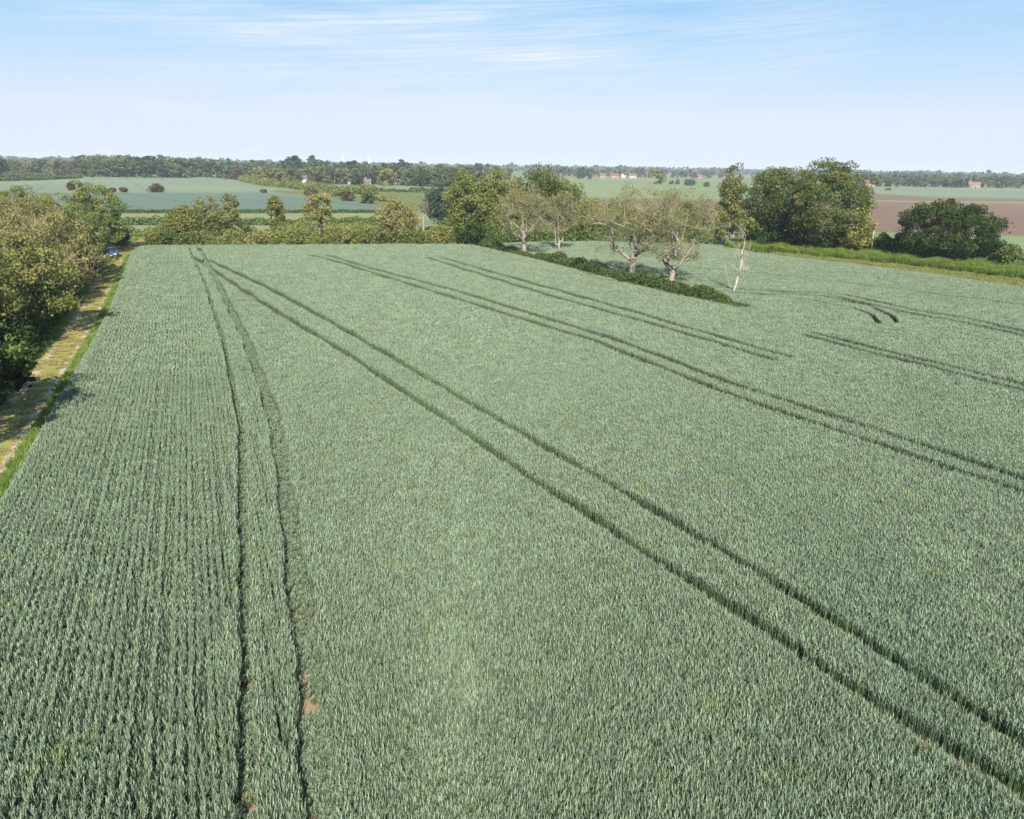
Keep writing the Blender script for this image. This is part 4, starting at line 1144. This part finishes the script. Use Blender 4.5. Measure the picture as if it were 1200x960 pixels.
def make_car(loc, rz):
    t = empty('parked_car', (loc[0], loc[1], .02), rz, 'dark blue car parked facing us on the grass track', 'car')
    # side stations along y (front = -y): y, half width low, half width top, z low, z top
    st = [(-2.10, .70, .66, .34, .62), (-2.02, .80, .74, .24, .78), (-1.75, .86, .80, .22, .88), (-1.0, .88, .82, .20, .98), (-.2, .89, .84, .20, 1.02),
          (1.0, .89, .84, .20, 1.03), (1.75, .87, .80, .22, 1.00), (2.05, .80, .74, .26, .92), (2.12, .72, .68, .36, .80)]
    V, F = [], []
    for y, wl, wt, z0, z1 in st:
        zm = (z0 + z1) / 2
        V += [(-wl * .93, y, z0), (-wl, y, zm), (-wt, y, z1 - .06), (-wt * .86, y, z1), (wt * .86, y, z1), (wt, y, z1 - .06), (wl, y, zm), (wl * .93, y, z0)]
    k = 8
    for j in range(len(st) - 1):
        for i in range(k): F.append((j * k + i, (j + 1) * k + i, (j + 1) * k + (i + 1) % k, j * k + (i + 1) % k))
    F += [tuple(range(k)), tuple(range((len(st) - 1) * k + k - 1, (len(st) - 1) * k - 1, -1))]
    m = MB(); m.add(V, F)
    # cabin pillars and roof
    m.box((0, .55, 1.47), (1.16, 1.5, .06))
    for s in (-1, 1):
        m.tube((s * .74, -.82, .99), (s * .57, -.17, 1.47), .045, .04, 6); m.tube((s * .76, .55, 1.0), (s * .59, .55, 1.47), .04, .04, 6)
        m.tube((s * .72, 1.75, .98), (s * .57, 1.28, 1.47), .06, .05, 6)
    m.build('body', M['car_paint'], t, False)
    MB().add([(-.72, -.80, 1.0), (.72, -.80, 1.0), (.56, -.16, 1.46), (-.56, -.16, 1.46)], [(0, 1, 2, 3)]) if False else None
    def pane(name, P):
        P = np.array(P); n = np.cross(P[1] - P[0], P[3] - P[0]); n = n / np.linalg.norm(n) * .012
        b = MB(); b.add(np.concatenate([P - n, P + n]), [(0, 1, 2, 3), (7, 6, 5, 4), (0, 4, 5, 1), (1, 5, 6, 2), (2, 6, 7, 3), (3, 7, 4, 0)])
        b.build(name, M['glass'], t)
    pane('windscreen', [(-.73, -.80, 1.0), (.73, -.80, 1.0), (.56, -.17, 1.455), (-.56, -.17, 1.455)])
    pane('rear_window', [(.70, 1.72, 1.0), (-.70, 1.72, 1.0), (-.55, 1.27, 1.455), (.55, 1.27, 1.455)])
    for s in (-1, 1):
        pane('side_window', [(s * .755, -.70, 1.01), (s * .755, .52, 1.01), (s * .585, .52, 1.455), (s * .585, -.12, 1.455)])
        pane('side_window', [(s * .755, .58, 1.01), (s * .74, 1.65, 1.0), (s * .58, 1.24, 1.455), (s * .585, .58, 1.455)])
        MB().box((s * .93, -.66, 1.05), (.2, .1, .14)).build('wing_mirror', M['car_paint'], t)
        MB().box((s * .56, -2.075, .66), (.30, .10, .15)).build('headlight', M['lamp'], t)
        MB().box((s * .62, 2.10, .80), (.24, .08, .18)).build('tail_light', M['tile'], t)
        for y in (-1.32, 1.32):
            w = MB().tube((s * .70, y, .31), (s * .90, y, .31), .31, .31, 20).build('wheel', M['rubber'], t)
            MB().tube((s * .895, y, .31), (s * .915, y, .31), .20, .18, 14).build('rim', M['alloy'], w)
    MB().box((0, -2.105, .62), (.66, .05, .12)).build('grille', M['alloy'], t)
    MB().box((0, -2.06, .33), (1.3, .12, .17)).build('bumper', M['trim'], t)
    MB().box((0, -2.13, .47), (.52, .02, .115)).build('number_plate', M['plate'], t)
    return t


cx, cy = at(132, 301.5)
make_car((cx, cy), R(24))

# ------------------------------------------------------------------ air, sky, sun, camera
def haze():
    m = bpy.data.materials.new('haze_air'); m.use_nodes = True; nt = m.node_tree; nt.nodes.clear()
    out = nt.nodes.new('ShaderNodeOutputMaterial'); v = nt.nodes.new('ShaderNodeVolumePrincipled')
    v.inputs['Color'].default_value = (.84, .91, 1.0, 1); v.inputs['Density'].default_value = HAZE; v.inputs['Anisotropy'].default_value = -.05
    nt.links.new(v.outputs[0], out.inputs['Volume'])
    o = MB().box((0, 4400, 23.5), (2 * G + 300, 9600, 49)).build('haze', m)
    return tag(o, 'thin blue summer haze over the far fields', 'haze', None, 'stuff')


HAZE = .00016
haze()

SUN_AZ, SUN_EL = 175.5, 37.0
w = bpy.data.worlds.new('World'); SC.world = w; w.use_nodes = True; nt = w.node_tree; nt.nodes.clear()
wo = nt.nodes.new('ShaderNodeOutputWorld'); bg = nt.nodes.new('ShaderNodeBackground'); bg.inputs[1].default_value = .0575
sky = nt.nodes.new('ShaderNodeTexSky'); sky.sky_type = 'NISHITA'; sky.sun_disc = False
sky.sun_elevation = R(SUN_EL); sky.sun_rotation = R(-SUN_AZ); sky.air_density = 1.0; sky.dust_density = .05; sky.ozone_density = 1.0; sky.altitude = 0
tc = nt.nodes.new('ShaderNodeTexCoord'); sp = nt.nodes.new('ShaderNodeSeparateXYZ'); nt.links.new(tc.outputs['Generated'], sp.inputs[0])
# cirrus: streaks on a high level sheet, seen along the sky direction
zc = math_n(nt, 'MAXIMUM', sp.outputs[2], .02)
azx = math_n(nt, 'DIVIDE', sp.outputs[0], math_n(nt, 'MAXIMUM', sp.outputs[1], .05))
el = sp.outputs[2]
cv = nt.nodes.new('ShaderNodeCombineXYZ')
nt.links.new(math_n(nt, 'ADD', azx, math_n(nt, 'MULTIPLY', el, 1.2)), cv.inputs[0]); nt.links.new(math_n(nt, 'SUBTRACT', math_n(nt, 'MULTIPLY', el, 11.0), math_n(nt, 'MULTIPLY', azx, .55)), cv.inputs[1])
n1 = noise(nt, cv.outputs[0], 2.1, 8, .62)
wz = nt.nodes.new('ShaderNodeMapping'); wz.inputs['Scale'].default_value = (1.6, 9.0, 1); nt.links.new(cv.outputs[0], wz.inputs[0])
n2 = noise(nt, wz.outputs[0], 2.6, 8, .65)
cl = math_n(nt, 'MULTIPLY', ramp(nt, n1, .33, .62), ramp(nt, n2, .24, .68))
cl = math_n(nt, 'MULTIPLY', cl, ramp(nt, el, .02, .12))
veil = math_n(nt, 'SUBTRACT', 1.0, math_n(nt, 'POWER', math_n(nt, 'ABSOLUTE', math_n(nt, 'DIVIDE', math_n(nt, 'ADD', azx, .07), .52)), 2.0))
veil = math_n(nt, 'MAXIMUM', veil, 0.0)
cl = math_n(nt, 'MULTIPLY', cl, math_n(nt, 'ADD', .22, math_n(nt, 'MULTIPLY', veil, .95)))
cr = nt.nodes.new('ShaderNodeValToRGB'); e_ = cr.color_ramp.elements        # the pale low air deepening to blue overhead
e_[0].position = 0.0; e_[0].color = (7.0, 7.9, 9.6, 1); e_[1].position = 1.0; e_[1].color = (1.3, 3.0, 6.0, 1)
for p_, c_ in ((.06, (6.9, 7.9, 9.6, 1)), (.115, (5.0, 7.1, 9.6, 1)), (.185, (3.0, 5.9, 9.1, 1)), (.35, (2.2, 4.4, 7.5, 1))):
    q_ = e_.new(p_); q_.color = c_
nt.links.new(el, cr.inputs[0])
base_sky = mixc(nt, .93, sky.outputs[0], cr.outputs[0])
mx = mixc(nt, cl, base_sky, (8.4, 8.9, 9.7))
nt.links.new(mx, bg.inputs[0]); nt.links.new(bg.outputs[0], wo.inputs[0])

sl = bpy.data.lights.new('sun', 'SUN'); sl.energy = 5.0; sl.angle = R(.53); sl.color = (1.0, .945, .84)
so = bpy.data.objects.new('sun', sl); COL.objects.link(so)
dv = Vector((math.sin(R(SUN_AZ)) * math.cos(R(SUN_EL)), math.cos(R(SUN_AZ)) * math.cos(R(SUN_EL)), math.sin(R(SUN_EL))))
so.rotation_euler = dv.to_track_quat('Z', 'Y').to_euler(); so.location = (0, 0, 60)

cam = bpy.data.cameras.new('camera'); cam.sensor_fit = 'HORIZONTAL'; cam.sensor_width = 36; cam.lens = 36 * FOC / 1200
cam.clip_start = .5; cam.clip_end = 20000
co = bpy.data.objects.new('camera', cam); COL.objects.link(co)
co.matrix_world = Matrix.Translation((0, 0, CAM_H)) @ Matrix.Rotation(math.pi / 2 - PITCH, 4, 'X') @ Matrix.Rotation(ROLL, 4, 'Z')
SC.camera = co

SC.view_settings.view_transform = 'Standard'; SC.view_settings.look = 'None'; SC.view_settings.exposure = 0.87; SC.view_settings.gamma = 1; SC.view_settings.use_curve_mapping = False
SC.render.engine = 'CYCLES'
cy_ = SC.cycles
cy_.use_denoising = True
cy_.denoiser = 'OPENIMAGEDENOISE'; cy_.denoising_input_passes = 'RGB_ALBEDO_NORMAL'; cy_.denoising_prefilter = 'ACCURATE'
cy_.max_bounces = 6; cy_.diffuse_bounces = 3; cy_.glossy_bounces = 2; cy_.transmission_bounces = 3; cy_.volume_bounces = 0
cy_.caustics_reflective = False; cy_.caustics_refractive = False
